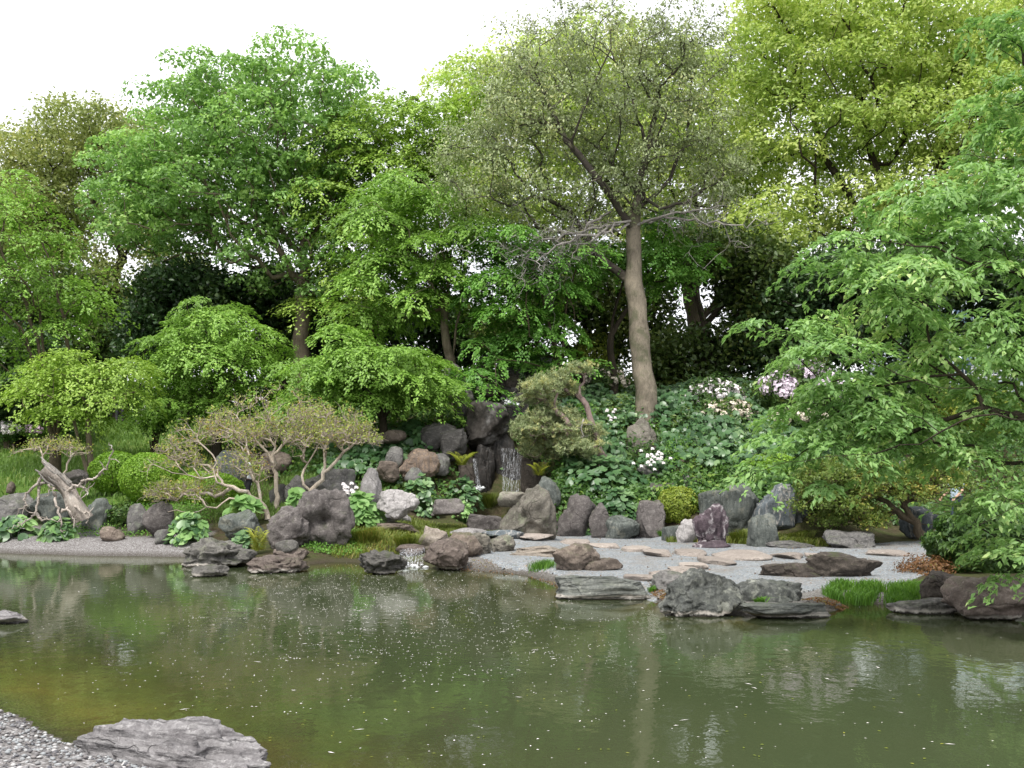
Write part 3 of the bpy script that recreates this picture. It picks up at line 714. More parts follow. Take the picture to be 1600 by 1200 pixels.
soil = mixc(nt, mrange(nt, noise_n(nt, pos, 14, 4, .7), .45, .7, 0, .7), soil, (.10,.075,.05))
lc = mixc(nt, mrange(nt, noise_n(nt, pos, .9, 5), .35, .65), (.06,.12,.025), (.12,.19,.04))
lc = mixc(nt, mrange(nt, noise_n(nt, pos, 22, 4, .7), .4, .7, 0, .6), lc, (.05,.085,.02))
c = mixc(nt, attr(nt, 'lawn'), soil, lc)
vg = N(nt, 'TexVoronoi'); vg.inputs['Scale'].default_value = 42; L(nt, pos, vg.inputs['Vector'])
gs = N(nt, 'SeparateColor'); L(nt, vg.outputs['Color'], gs.inputs[0])
gc = mixc(nt, gs.outputs[0], (.16,.15,.145), (.40,.39,.39))
gc = mixc(nt, mrange(nt, vg.outputs['Distance'], .25, .6, 0, .6), gc, (.08,.07,.065))
c = mixc(nt, attr(nt, 'grav'), c, gc)
sp = N(nt, 'SeparateXYZ'); L(nt, pos, sp.inputs[0])
wet = mrange(nt, sp.outputs['Z'], .10, .02); c = mixc(nt, mathn(nt, 'MULTIPLY', wet, .65), c, (.05,.042,.032))
bedc = mixc(nt, mrange(nt, noise_n(nt, pos, 1.1, 5, .6), .35, .65), (.27,.20,.085), (.18,.16,.065))
c = mixc(nt, mrange(nt, sp.outputs['Z'], -.01, -.05), c, bedc)
principled(nt, out, c, .95, .1, mathn(nt, 'ADD', noise_n(nt, pos, 12, 5), mathn(nt, 'MULTIPLY', vg.outputs['Distance'], -.6)), .8, .03)
me = mesh_np('ground', V, F, m, smooth=True); set_attr(me, 'lawn', lawn); set_attr(me, 'grav', grav)
tag(link('ground', me), kind='structure')

# water --------------------------------------------------------------
wxs = axis([(-20,16,.25)]); wys = axis([(1.5,25,.25)])
V, F = grid_mesh(wxs, wys, lambda X, Y: X*0, keep=lambda x, y: sdist(x, y, pond) < .7)
m, nt, out = newmat('pond_water')
geo = N(nt, 'NewGeometry'); dep = attr(nt, 'depth')
fac = mathn(nt, 'SUBTRACT', 1.0, mathn(nt, 'POWER', 2.718, mathn(nt, 'MULTIPLY', dep, -6.0)))
tr = N(nt, 'BsdfTransparent'); tr.inputs[0].default_value = (.80,.80,.62,1)
df = N(nt, 'BsdfDiffuse')
wc = mixc(nt, mrange(nt, noise_n(nt, geo.outputs['Position'], .22, 3), .35, .65), (.043,.058,.026), (.058,.071,.034))
L(nt, wc, df.inputs[0])
body = N(nt, 'MixShader'); L(nt, fac, body.inputs[0]); L(nt, tr.outputs[0], body.inputs[1]); L(nt, df.outputs[0], body.inputs[2])
gl = N(nt, 'BsdfGlossy'); gl.inputs['Roughness'].default_value = .035; gl.inputs[0].default_value = (.86,.88,.86,1)
mp = N(nt, 'Mapping'); mp.inputs['Scale'].default_value = (1, .75, 1); L(nt, geo.outputs['Position'], mp.inputs[0])
b1 = noise_n(nt, mp.outputs[0], 5.5, 3, .55); b2 = noise_n(nt, mp.outputs[0], 1.1, 2)
bp = N(nt, 'Bump'); bp.inputs['Strength'].default_value = .16; bp.inputs['Distance'].default_value = .017
L(nt, mathn(nt, 'ADD', b1, mathn(nt, 'MULTIPLY', b2, 1.2)), bp.inputs['Height'])
L(nt, bp.outputs[0], gl.inputs['Normal'])
fr = N(nt, 'Fresnel'); fr.inputs[0].default_value = 1.333; L(nt, bp.outputs[0], fr.inputs['Normal'])
ms = N(nt, 'MixShader'); L(nt, fr.outputs[0], ms.inputs[0]); L(nt, body.outputs[0], ms.inputs[1]); L(nt, gl.outputs[0], ms.inputs[2])
L(nt, ms.outputs[0], out.inputs[0])
me = mesh_np('pond_water', V, F, m, smooth=True); set_attr(me, 'depth', np.maximum(-H(V[:, 0], V[:, 1]), .0))
M['water'] = m
tag(link('pond_water', me), kind='structure')

# gravel beach --------------------------------------------------------
beach_px = [(835,838),(880,829),(960,834),(1050,841),(1130,850),(1200,853),(1290,856),(1400,851),(1500,849),(1540,860),(1500,878),(1440,898),(1400,913),
            (1300,913),(1255,921),(1150,925),(1060,915),(1015,925),(960,912),(905,905),(870,892),(830,884),(780,880),(735,868),(760,862),(800,850)]
beach = np.array([G(a, b, .15) for a, b in beach_px])
V, F = grid_mesh(axis([(-2.2,11,.09)]), axis([(12.5,28,.09)]), lambda X, Y: H(X, Y)+.022,
                 keep=lambda x, y: (sdist(x, y, beach) < .03) & (H(x, y) < .30))
def snap(V, poly, lim, lift):
    n = len(poly); d = sdist(V[:, 0], V[:, 1], poly); best = np.full(len(V), 1e9); Q = V[:, :2].copy()
    for i in range(n):
        a = np.array(poly[i]); b = np.array(poly[(i+1) % n]); e = b-a; t = np.clip(((V[:, :2]-a)@e)/(e@e), 0, 1); q = a+t[:, None]*e
        dd = np.linalg.norm(V[:, :2]-q, axis=1); k = dd < best; best[k] = dd[k]; Q[k] = q[k]
    k = (d > 0) & (d < lim); V[k, :2] = Q[k]; V[:, 2] = H(V[:, 0], V[:, 1])+lift-.045*(sdist(V[:, 0], V[:, 1], poly) > -.02); return V
V = snap(V, beach, .2, .022)
m, nt, out = newmat('beach_gravel'); tc = N(nt, 'TexCoord'); pos = tc.outputs['Object']
vg = N(nt, 'TexVoronoi'); vg.inputs['Scale'].default_value = 38; L(nt, pos, vg.inputs['Vector'])
gs = N(nt, 'SeparateColor'); L(nt, vg.outputs['Color'], gs.inputs[0])
c = mixc(nt, gs.outputs[0], (.145,.165,.18), (.33,.36,.38)); c = mixc(nt, mrange(nt, gs.outputs[1], .8, 1, 0, .7), c, (.40,.34,.28))
c = mixc(nt, mrange(nt, vg.outputs['Distance'], .3, .65, 0, .55), c, (.10,.10,.10))
c = mixc(nt, mrange(nt, noise_n(nt, pos, 1.0, 6, .7), .48, .68, 0, .6), c, (.17,.14,.11))
c = mixc(nt, mrange(nt, noise_n(nt, pos, 3.7, 5, .7), .58, .68, 0, .35), c, (.10,.11,.07))
principled(nt, out, c, .9, .2, mathn(nt, 'MULTIPLY', vg.outputs['Distance'], -1), .6, .012)
tag(link('gravel_beach', mesh_np('gravel_beach', V, F, m, smooth=True)), kind='structure')

# near shore pebbles
near_poly = [(-5.2,8.8),tuple(G(0,1113)),tuple(G(100,1168)),tuple(G(200,1196)),tuple(G(330,1215)),(-1.4,5.0),(-2.5,4.2),(-5.2,5.2)]
pts = scatter(near_poly, 6000, 11); pts = pts[sdist(pts[:, 0], pts[:, 1], pond) > -.12]
rg = np.random.default_rng(12); iv, if_ = ico(1); acc = Acc()
for p in pts:
    s = rg.uniform(.009, .021)*np.array([1, rg.uniform(.6, 1), rg.uniform(.35, .6)]); a = rg.uniform(0, 6.28)
    v = iv*s*(1+.15*rg.normal(size=(len(iv), 1))); v = np.column_stack([v[:, 0]*math.cos(a)-v[:, 1]*math.sin(a), v[:, 0]*math.sin(a)+v[:, 1]*math.cos(a), v[:, 2]])
    acc.add(v+p+np.array([0, 0, rg.uniform(.0, .012)]), if_, rg.random())
m, nt, out = newmat('pebble'); at = attr(nt, 'tone'); cr = N(nt, 'ValToRGB'); L(nt, at, cr.inputs[0]); e = cr.color_ramp.elements
e[0].color = (.09,.09,.10,1); e[1].color = (.44,.43,.42,1); x = e.new(.4); x.color = (.20,.185,.18,1); x = e.new(.75); x.color = (.27,.29,.30,1)
principled(nt, out, cr.outputs[0], .8, .25)
tag(link('shore_pebbles', acc.mesh('shore_pebbles', m, True)), 'loose grey pebbles on the near bank beside the layered rock', 'gravel', kind='stuff')

# ================================================================== ROCKS
K = M
rock('long weathered grey slab of layered rock on the near pebble bank, in the front corner', (70,1106,432,1262), K['rk_near'], depth=.42, sub=6, cuts=14, blocky=.8,
     rough=.10, strata=.07, ridge=.22, name='layered_rock', z=.0, lean=.0, rot=R(-20), bury=.3)
rock('small flat grey rock lying alone in the water at the left edge', (-30,950,34,976), K['rk_near'], name='flat_rock', z=0.0)
# left retaining stones
rock('grey rounded boulder in the bank at the left edge, left of the bleached stump', (-30,772,42,822), K['rk_grey'], blocky=.7)
rock('wide dark striped boulder under the bleached leaning stump', (40,770,122,824), K['rk_green'], blocky=.65, ridge=.12)
rock('smooth pale grey-green boulder leaning left of the small clipped azalea', (119,781,168,834), K['rk_green'], blocky=.8, lean=.25)
rock('low brown mound-shaped stone at the foot of the pale leaning boulder', (152,823,190,846), K['rk_brown'])
rock('narrow grey-brown upright stone left of the tall brown block in the left bank', (197,788,226,836), K['rk_grey'], blocky=.6)
rock('tall square brown block under the big clipped round shrub', (221,784,268,842), K['rk_purple'], blocky=.5)
rock('small grey wedge stone at the foot of the tall brown block', (240,828,266,851), K['rk_grey'])
rock('flat purplish stone lying in the grass behind the bleached stump', (94,733,132,758), K['rk_purple'], D=25.0)
rock('greenish slab rock under the pale branching shrub, behind the dark plant clump', (340,798,404,848), K['rk_green'], blocky=.6)
rock('upright pale green stone tablet standing behind the pale branching shrub', (330,704,384,772), K['rk_green'], D=25.6, depth=.35, blocky=.45, name='standing_stone', rough=.05, cuts=6, lean=.2)
rock('dark brown stone in the grass just right of the person in the white shirt', (404,704,452,738), K['rk_brown'], D=27.5)
rock('large craggy mossy rock in the water, left of the hollow boulder', (278,836,384,888), K['rk_shore'], ridge=.35, rough=.16, name='pond_rock')
rock('low flat mossy rock in the water in front of the craggy mossy rock', (293,880,352,902), K['rk_shore'], z=0.0, ridge=.25, name='pond_rock')
rock('wide dark brown rock in the water below the stacked waterside stones', (383,864,474,896), K['rk_shorebrown'], z=0.0, ridge=.3, rough=.14, name='pond_rock')
rock('broad pinkish stone at the water edge carrying a darker flat stone', (424,854,476,876), K['rk_shorebrown'])
rock('dark flat stone lying on top of the broad pinkish waterside stone', (431,844,462,862), K['rk_shore'], D=19.75, sub=3)
rock('rounded brown-grey boulder joined to the left of the hollow boulder', (414,792,478,858), K['rk_purple'], ridge=.15)
rock('big hollow brown-grey boulder with a deep cave-like pocket', (452,766,548,856), K['rk_purple'], sub=5, ridge=.2, taper=.3, cuts=8, name='hollow_boulder', depth=.9,
     dents=[((.12,-1,-.05), .42, .5), ((.5,-.8,.55), .2, .22), ((-.25,-.9,.6), .16, .14)])
rock('grey boulder at the left end of the round group behind the hollow boulder', (443,742,476,784), K['rk_grey'], D=23.8)
rock('large rounded grey boulder behind the hollow boulder under the pale branches', (470,732,552,784), K['rk_grey'], D=23.9, blocky=.7)
rock('small tapering stone wedged right of the pale shrub trunk', (418,756,446,790), K['rk_grey'], D=23.9)
rock('upright white-lilac stone standing alone on the grassy bank', (561,731,595,786), K['rk_pale'], D=22.8, blocky=.6, name='standing_stone', taper=.15)
rock('rounded pale cracked boulder right of the upright white-lilac stone', (589,765,652,806), K['rk_pale'], D=22.3, blocky=.75, cuts=16)
rock('flat pale stone low in the bank under the cracked pale boulder', (594,800,640,818), K['rk_pale'], sub=3, name='flat_rock')
rock('flat brown slab bridging the stream bank left of the tan cushion stone', (588,814,652,834), K['rk_brown'], blocky=.5, name='flat_rock')
rock('tan cushion-shaped stone above the small cascade', (654,823,697,858), K['rk_tan'], blocky=.75)
rock('brown stone under the tan cushion stone beside the cascade', (618,850,662,870), K['rk_shorebrown'], sub=3)
rock('dark mossy island rock standing in the pond left of the cascade', (558,862,632,899), K['rk_shore'], z=0.0, ridge=.35, rough=.16, name='pond_rock')
rock('squarish red-brown boulder at the right side of the cascade', (662,843,728,893), K['rk_shorebrown'], blocky=.65, ridge=.15)
rock('brown speckled rock behind the squarish cascade boulder', (700,833,752,872), K['rk_brown'], ridge=.2)
rock('speckled pale-brown rock with a mossy foot at the left end of the beach', (728,834,768,868), K['rk_tangrey'], ridge=.3, rough=.15)
rock('knobbly speckled rock right of the mossy-footed one at the beach end', (766,836,804,864), K['rk_tangrey'], ridge=.35, rough=.16)
rock('long flat grey ledge stone at the left end of the beach', (704,824,762,842), K['rk_pale'], sub=3, name='flat_rock')
rock('flat grey-blue ledge stone between the stream and the carved-looking boulder', (755,826,818,844), K['rk_blue'], sub=3, name='flat_rock')
rock('orange-brown split boulder on the slope left of the waterfall', (616,700,684,752), K['rk_rust'], D=26.4, blocky=.7)
rock('small grey rounded stone touching the split orange-brown boulder on its left', (602,697,628,730), K['rk_grey'], D=26.6, sub=3)
rock('dark brown stone low on the slope left of the split orange-brown boulder', (588,720,622,750), K['rk_brown'], D=25.9)
rock('grey stone between the split orange-brown boulder and the waterfall ferns', (672,708,702,740), K['rk_grey'], D=26.8, sub=3)
rock('small dark stone tucked under the split orange-brown boulder', (632,730,660,752), K['rk_grey'], D=25.9, sub=3)
rock('large striated grey boulder on the slope at the left of the waterfall', (657,658,712,702), K['rk_dark2'], D=27.6, ridge=.25, lean=.2)
rock('long grey stone leaning between the striated boulder and the waterfall', (688,668,729,716), K['rk_dark2'], D=27.2, ridge=.2, lean=.3)
rock('flat brown stone under the low maple, far left of the waterfall', (594,671,632,690), K['rk_brown'], D=27.3, sub=3, name='flat_rock')
rock('low brown triangular stone between the dark leaf clumps below the waterfall', (674,778,724,802), K['rk_purple'], D=23.4)
rock('wedge-shaped brown stone at the stream, left of the carved-looking boulder', (730,804,786,836), K['rk_purple'])
rock('large tan-green boulder with face-like hollows right of the stream', (784,758,868,842), K['rk_tangrey'], sub=5, taper=.25, ridge=.15, depth=.7, cuts=10,
     dents=[((-.3,-1,.0), .26, .3), ((.28,-1,.1), .24, .26), ((.05,-1,-.5), .35, .28)])
rock('flat tan ledge sticking out left from the boulder with face-like hollows', (779,768,822,790), K['rk_tangrey'], D=23.0, sub=3, name='flat_rock')
rock('small grey-green boulder peeping up right of the boulder with face-like hollows', (842,744,876,790), K['rk_green'], D=25.0)
# waterfall
rock('dark overhanging boulder with a pale mineral streak beside the upper waterfall', (728,622,794,694), K['rk_streak'], D=27.9, sub=5, taper=.35, cuts=12, name='overhanging_boulder')
rock('tall dark striated pointed rock left of the upper waterfall', (708,588,744,650), K['rk_dark2'], D=29.2, taper=.5, ridge=.3, name='pointed_rock')
rock('rounded dark rock at the top of the waterfall hill, left side', (738,564,764,598), K['rk_darkbrown'], D=30.4)
rock('left one of two upright brown stones above the upper waterfall', (771,582,791,610), K['rk_darkbrown'], D=30.0)
rock('right one of two upright brown stones above the upper waterfall', (789,583,814,612), K['rk_darkbrown'], D=29.9)
rock('dark grey rock at the crest above the two upright brown stones', (784,556,812,586), K['rk_grey'], D=31.0)
rock('grey-green rock at the crest behind the pine, under the maple', (812,552,872,592), K['rk_green'], D=31.5)
rock('flat tan capstone left of the upper water lip', (745,600,779,616), K['rk_darkbrown'], D=29.4, name='flat_rock', sub=3)
rock('long dark lintel stone over the upper water lip', (776,606,818,620), K['rk_wet'], D=29.5, name='flat_rock', sub=3, blocky=.5)
rock('pinkish boulder at the maple stems on the crest', (694,566,722,594), K['rk_purple'], D=30.2, sub=3)
rock('small tan stone below the pinkish crest boulder', (712,584,732,602), K['rk_brown'], D=29.8, sub=3)
rock('narrow wet rock column at the left side of the waterfall', (716,708,744,764), K['rk_darkbrown'], D=27.4, blocky=.5, ridge=.3)
rock('broad purplish wet rock face between the two falling streams', (738,694,772,786), K['rk_wet'], D=27.7, blocky=.5, ridge=.3, sub=5)
rock('dark wet rock face behind the right falling stream', (762,676,822,796), K['rk_wet'], D=28.0, blocky=.45, ridge=.3, sub=5, depth=.5)
rock('reddish rock at the right side of the waterfall under the pine', (814,706,846,772), K['rk_darkbrown'], D=27.2, blocky=.55, ridge=.3)
rock('dark wet shelf rock under the overhanging boulder', (734,680,790,712), K['rk_wet'], D=28.2)
rock('dark wet rock below the upper water lip', (776,612,826,690), K['rk_wet'], D=29.0, blocky=.5, ridge=.3)
# right retaining wall
rock('grey-purple upright boulder behind the beach, right of the boulder with face-like hollows', (874,772,930,840), K['rk_purple'], blocky=.65)
rock('narrow grey-purple wall stone right of the small bright plant', (922,786,954,842), K['rk_purple'], blocky=.65)
rock('squat grey-green block behind the beach, left of the tall brown stone', (949,806,1000,844), K['rk_green'], blocky=.5)

rock('tall brown stone with pale drip marks left of the golden ball shrub', (997,782,1040,842), K['rk_purple'], blocky=.65)
rock('sloping grey-purple stone above the tall brown stone in the wall', (1014,754,1064,790), K['rk_purple'], D=25.2, lean=.3)
rock('smooth round grey boulder between the white flowers and the wall', (1001,724,1054,762), K['rk_grey'], D=26.2)
rock('orange-brown leaning slab in the leaf bed above the wall', (1050,714,1102,760), K['rk_rust'], D=26.0, lean=.35)
rock('pale mottled stone below the orange-brown leaning slab', (1066,742,1106,778), K['rk_grey'], D=25.2)
rock('small square dark stone under the golden ball shrub', (1037,821,1063,848), K['rk_green'], blocky=.5, sub=3)
rock('pale grey lumpy stone between the small dark stone and the purple veined rock', (1059,812,1092,850), K['rk_pale'])
rock('purple rock with white veins standing at the back of the beach', (1087,788,1140,856), K['rk_veined'], sub=5, ridge=.2, cuts=14)
rock('low purple slab at the foot of the white-veined purple rock', (1086,842,1144,858), K['rk_veined'], sub=3, name='flat_rock')
rock('large smooth dark green boulder right of the purple veined rock', (1102,756,1188,838), K['rk_green'], D=23.4, blocky=.6)
rock('narrow pointed dark green stone in front of the large green boulder', (1173,802,1216,856), K['rk_green'], taper=.2, blocky=.6)
rock('big blue-grey rock with cream veins at the right end of the wall', (1186,756,1276,838), K['rk_blue'], D=23.0, blocky=.5, ridge=.2, sub=5)
rock('flat grey slab at the back edge of the beach below the blue-grey rock', (1202,843,1274,858), K['rk_grey'], name='flat_rock', blocky=.55)
rock('upright brown boulder at the foot of the big bare tree trunk', (982,650,1030,712), K['rk_tangrey'], D=28.2, taper=.15, blocky=.65)
# on the beach
rock('upper slab of the stacked tan slabs at the left of the beach', (806,851,874,870), K['rk_tanflat'], D=19.6, blocky=.5, name='flat_rock')
rock('middle slab of the stacked tan slabs at the left of the beach', (790,862,874,882), K['rk_tanflat'], D=19.2, blocky=.5, name='flat_rock')
rock('lowest browner slab of the stacked tan slabs by the water', (781,878,874,896), K['rk_brown'], D=18.8, blocky=.5, name='flat_rock')
rock('brown humped boulder with a long low tail lying on the beach', (867,851,936,894), K['rk_brown'], blocky=.8)
rock('low brown tail stone right of the humped boulder', (912,870,972,894), K['rk_brown'], taper=.3)
rock('long flat grey-green slab forming a quay at the beach water edge', (872,895,1018,937), K['rk_greenflat'], blocky=.42, sub=5, z=0.0, cuts=8, name='quay_slab', depth=.42)
rock('dark low stone behind the left shoulder of the great waterside boulder', (1024,894,1090,930), K['rk_grey'], D=14.9)
rock('great humped green-grey waterside boulder with pale ridges', (1034,892,1168,964), K['rk_boulder'], sub=6, z=0.0, taper=.35, ridge=.35, cuts=12, depth=.5, name='waterside_boulder')
rock('layered grey-green rock joined to the right of the great waterside boulder', (1132,902,1256,950), K['rk_boulder'], sub=5, D=13.6, ridge=.3, taper=.3, depth=.45)
rock('low flat grey rock in the water below the layered grey-green rock', (1164,939,1304,968), K['rk_greenflat'], z=0.0, blocky=.5, sub=5, depth=.4, name='flat_rock')
rock('long dark ridge-shaped rock lying on the gravel', (1268,861,1378,904), K['rk_darkbrown'], blocky=.6, ridge=.15, depth=.35)
rock('low brown outcrop in the gravel left of the long dark ridge rock', (1194,878,1284,904), K['rk_darkbrown'], taper=.3, depth=.4)
rock('low dark grey rock at the back of the beach under the sprawling shrub', (1298,826,1370,858), K['rk_grey'])
rock('smooth blue-grey rounded boulder behind the gnarled low branches', (1414,792,1470,838), K['rk_blue'], D=22.9)
rock('large pale brown boulder on the slope behind the sprawling shrub', (1396,718,1462,772), K['rk_purple'], D=26.6)
rock('dark domed rock at the waterside left of the largest right-hand boulder', (1448,897,1514,950), K['rk_darkbrown'], blocky=.7)
rock('low flat waterside rock in front of the dark domed rock', (1398,932,1514,960), K['rk_shore'], z=0.0, blocky=.6, depth=.4, name='flat_rock')
rock('largest dark brown waterside boulder at the right edge', (1502,902,1640,972), K['rk_shorebrown'], z=0.0, blocky=.75, sub=5)
rock('small stump-like stone post in the grass at the left edge', (8,752,20,770), K['rk_brown'], D=25, sub=3, blocky=.5, name='stone_post', depth=1)

# stepping stones
def step(label, box, group='stepping stones across the gravel'):
    RK[0] += 1; x0, y0, x1, y1 = box; zt = .20; a = G((x0+x1)/2, y0, zt); b = G((x0+x1)/2, y1-3, zt)
    W = (x1-x0)*b[1]/1600; dp = a[1]-b[1]; th = .13
    V, F = rock_shape(RK[0]*13+5, (W, max(dp, .3), th), 4, cuts=6, blocky=.5, rough=.035, flat_top=.75)
    zb = h1((a[0]+b[0])/2, (a[1]+b[1])/2)
    o = link('stepping_stone', mesh_np('stepping_stone', V, F, M['rk_step'], smooth=True), loc=((a[0]+b[0])/2, (a[1]+b[1])/2, zb-.035))
    return tag(o, label, 'stepping stone', group)
for lb, bx in [('stepping stone nearest the face-hollowed boulder, behind the humped brown boulder', (874,844,922,854)),
               ('thin long stepping stone second from the left in the back row', (920,851,968,858)),
               ('thin stepping stone third from the left in the back row', (972,854,1018,862)),
               ('oval stepping stone left of centre in the back row, below the tall brown wall stone', (1004,858,1048,869)),
               ('oval stepping stone in the back row in front of the purple veined rock', (1056,859,1104,869)),
               ('longest stepping stone of the back row, right of the purple veined rock', (1111,859,1200,875)),
               ('oval stepping stone just in front of the longest one, where the two rows part', (1093,869,1146,882)),
               ('small stepping stone right of the longest one', (1207,862,1254,873)),
               ('wide pinkish stepping stone behind the long dark ridge rock', (1262,863,1332,876)),
               ('small thin stepping stone at the head of the front row', (1062,878,1104,887)),
               ('second stepping stone of the front row toward the water', (1042,883,1094,894)),
               ('third stepping stone of the front row toward the water', (1014,890,1054,899)),
               ('last stepping stone of the front row, behind the quay slab', (974,896,1024,905)),
               ('long buff stepping stone at the left end, touching the knobbly speckled rock', (800,838,870,853)),
               ('faint far stepping stone at the right, behind the gravel', (1350,860,1420,868))]:
    step(lb, bx)
def cover(name, label, pts, mat, size, seed, hgt=.25):
    rg = np.random.default_rng(seed); n = len(pts); Q = pts+np.column_stack([rg.normal(size=(n, 2))*.05, rg.uniform(.02, 1, n)**1.4*hgt*(1+.5*nz2(pts[:, 0], pts[:, 1], 2.2))])
    V, F = leaf_faces(Q, nrm(np.array([0, -.5, .7])+rg.normal(size=(n, 3))*.5), rnd_dir(rg, n), size[0]*rg.uniform(.6, 1.4, n), size[1]*rg.uniform(.6, 1.4, n))
    tag(link(name, mesh_np(name, V, F, mat, np.repeat(np.clip(.45+.25*rg.normal(size=n), 0, 1), 2))), label, 'ground cover', kind='stuff')
def clumpy(c, k, s, seed):
    rg = np.random.default_rng(seed); q = np.repeat(c, k, 0); q[:, :2] += rg.normal(size=(len(q), 2))*s; q[:, 2] = np.maximum(H(q[:, 0], q[:, 1]), 0); return q
def poly(*a): return [uD(p, d) for p, d in a]
# ================================================================== WATERFALLS
m, nt, out = newmat('falling_water'); tc = N(nt, 'TexCoord')
mp = N(nt, 'Mapping'); mp.inputs['Scale'].default_value = (13, 13, 1.1); L(nt, tc.outputs['Object'], mp.inputs[0])
nn = noise_n(nt, mp.outputs[0], 3.5, 5, .65); b = N(nt, 'BsdfPrincipled'); b.inputs['Base Color'].default_value = (.72,.74,.78,1); b.inputs['Roughness'].default_value = .35
tr = N(nt, 'BsdfTransparent'); ms = N(nt, 'MixShader'); L(nt, mrange(nt, nn, .47, .74, 0, .6), ms.inputs[0]); L(nt, tr.outputs[0], ms.inputs[1]); L(nt, b.outputs[0], ms.inputs[2])
L(nt, ms.outputs[0], out.inputs[0]); M['fall'] = m
m2, nt, out = newmat('white_foam'); tc = N(nt, 'TexCoord'); nn = noise_n(nt, tc.outputs['Object'], 22, 4, .7)
principled(nt, out, mixc(nt, mrange(nt, nn, .35, .6), (.35,.38,.38), (.82,.84,.86)), .35, .5, nn, .8, .02); M['foam'] = m2
def falls(name, label, tops, bots, n, wid, seed, rootp, kind=None):
    rg = np.random.default_rng(seed); root = empty(name, rootp); tag(root, label, 'waterfall'); acc = Acc()
    for k in range(n):
        t = (k+rg.random()*.8)/n; a = np.array(tops[0])*(1-t)+np.array(tops[1])*t; c = np.array(bots[0])*(1-t)+np.array(bots[1])*t
        q = np.linspace(0, 1, 9); path = a+(c-a)*q[:, None]+rg.normal(size=(9, 3))*.008; path[:, 1] -= .18*np.sin(q*1.5)
        path = path-rootp; w = wid*rg.uniform(.5, 1.4)*(.6+.6*q); Vv = []
        for i in range(9): Vv += [path[i]+[-w[i]/2, .01, 0], path[i]+[0, -.015, 0], path[i]+[w[i]/2, .01, 0]]
        f = []
        for i in range(8): f += [[i*3, i*3+1, i*3+4, i*3+3], [i*3+1, i*3+2, i*3+5, i*3+4]]
        acc.add(np.array(Vv), np.array(f))
    link('water_strands', acc.mesh('water_strands', M['fall'], True), root)
    acc = Acc()
    for k in range(26):
        t = rg.random(); c = np.array(bots[0])*(1-t)+np.array(bots[1])*t-rootp+rg.normal(size=3)*[.05, .07, .025]
        acc.add(ico(1)[0]*rg.uniform(.02, .05)*np.array([1.3, 1, .7])+c, ico(1)[1])
    link('splash', acc.mesh('splash', M['foam'], True), root); return root
falls('waterfall', 'right falling stream of the main waterfall, thin white veil over dark wet rock', (P(783,700,27.25), P(818,702,27.3)), (P(785,772,27.1), P(812,776,27.1)), 24, .028, 1, P(798,774,27.2))
falls('waterfall', 'left thin falling stream of the main waterfall beside the purplish rock face', (P(738,716,27.15), P(744,716,27.15)), (P(746,762,26.95), P(752,764,26.95)), 9, .028, 2, P(748,764,27))
falls('upper_waterfall', 'short white fall spilling over the dark lip at the top of the hill', (P(782,620,28.75), P(800,622,28.75)), (P(786,628,28.5), P(808,632,28.5)), 7, .06, 3, P(795,630,28.6))
falls('cascade', 'small white cascade pouring into the pond between the island rock and the red-brown boulder', (P(626,858,19.5), P(664,856,19.5)), (G(622,885).tolist()+[.01], G(662,887).tolist()+[.01]), 26, .035, 4, np.array([*G(643,884), 0]))
# foam at the cascade foot & stream pool
SP = np.array(poly((668,21.0),(720,21.0),(778,22.5),(800,26.8),(775,27),(740,24),(690,22.6)))
V, F = grid_mesh(axis([(-3,1.0,.1)]), axis([(19,27.2,.1)]), lambda X, Y: X*0+.36, keep=lambda x, y: sdist(x, y, SP) < 0)
if len(F):
    me = mesh_np('stream_pool', V, F, M['water'], smooth=True); set_attr(me, 'depth', np.full(len(V), .25)); tag(link('stream_pool', me), kind='structure')

# petals on the pond -------------------------------------------------
rg = np.random.default_rng(5); pts = []
def pet(n, px, py, sx, sy):
    q = np.column_stack([rg.normal(px, sx, n), rg.normal(py, sy, n)])
    for a, b in q:
        if b > 872 and a > -80 and a < 1680 and b < 1230: pts.append(G(a, b))
pet(1500, 560, 915, 140, 20); pet(1100, 700, 975, 200, 42); pet(420, 430, 1000, 220, 60); pet(300, 950, 1060, 330, 80); pet(110, 300, 960, 160, 30)
for _ in range(70): cx_, cy_ = rg.normal(640, 190), abs(rg.normal(0, 65))+890; pet(int(rg.integers(5, 22)), cx_, cy_, rg.uniform(6, 30), rg.uniform(1, 5))
pts = np.array(pts); pts = pts[sdist(pts[:, 0], pts[:, 1], pond) < -.05]; n = len(pts)
Nn = nrm(np.array([0, 0, 1.])+rg.normal(size=(n, 3))*.05); T = nrm(np.column_stack([rg.normal(size=n), rg.normal(size=n)*.5, np.zeros(n)]))
big = np.where(rg.random(n) < .05, 3.6, 1)
V, F = leaf_faces(np.column_stack([pts, np.full(n, .006)]), Nn, T, .017*rg.uniform(.5, 1.4, n)*big, .012*rg.uniform(.6, 1.2, n), .1)
tag(link('floating_petals', mesh_np('floating_petals', V, F, M['white_petal'])), 'white fallen petals drifting on the pond in front of the cascade', 'petals', kind='stuff')
n = 90; q = np.column_stack([rg.uniform(200, 1500, n), rg.uniform(960, 1195, n)]); pts = np.array([G(a, b) for a, b in q]); pts = pts[sdist(pts[:, 0], pts[:, 1], pond) < -.2]; n = len(pts)
V, F = leaf_faces(np.column_stack([pts, np.full(n, .007)]), nrm(np.array([0, 0, 1.])+rg.normal(size=(n, 3))*.05), rnd_dir(rg, n), .03, .015, .1)
tag(link('floating_leaves', mesh_np('floating_leaves', V, F, M['fern'], np.repeat(rg.random(n), 2))), 'small yellow leaves floating on the pond', 'leaves', kind='stuff')

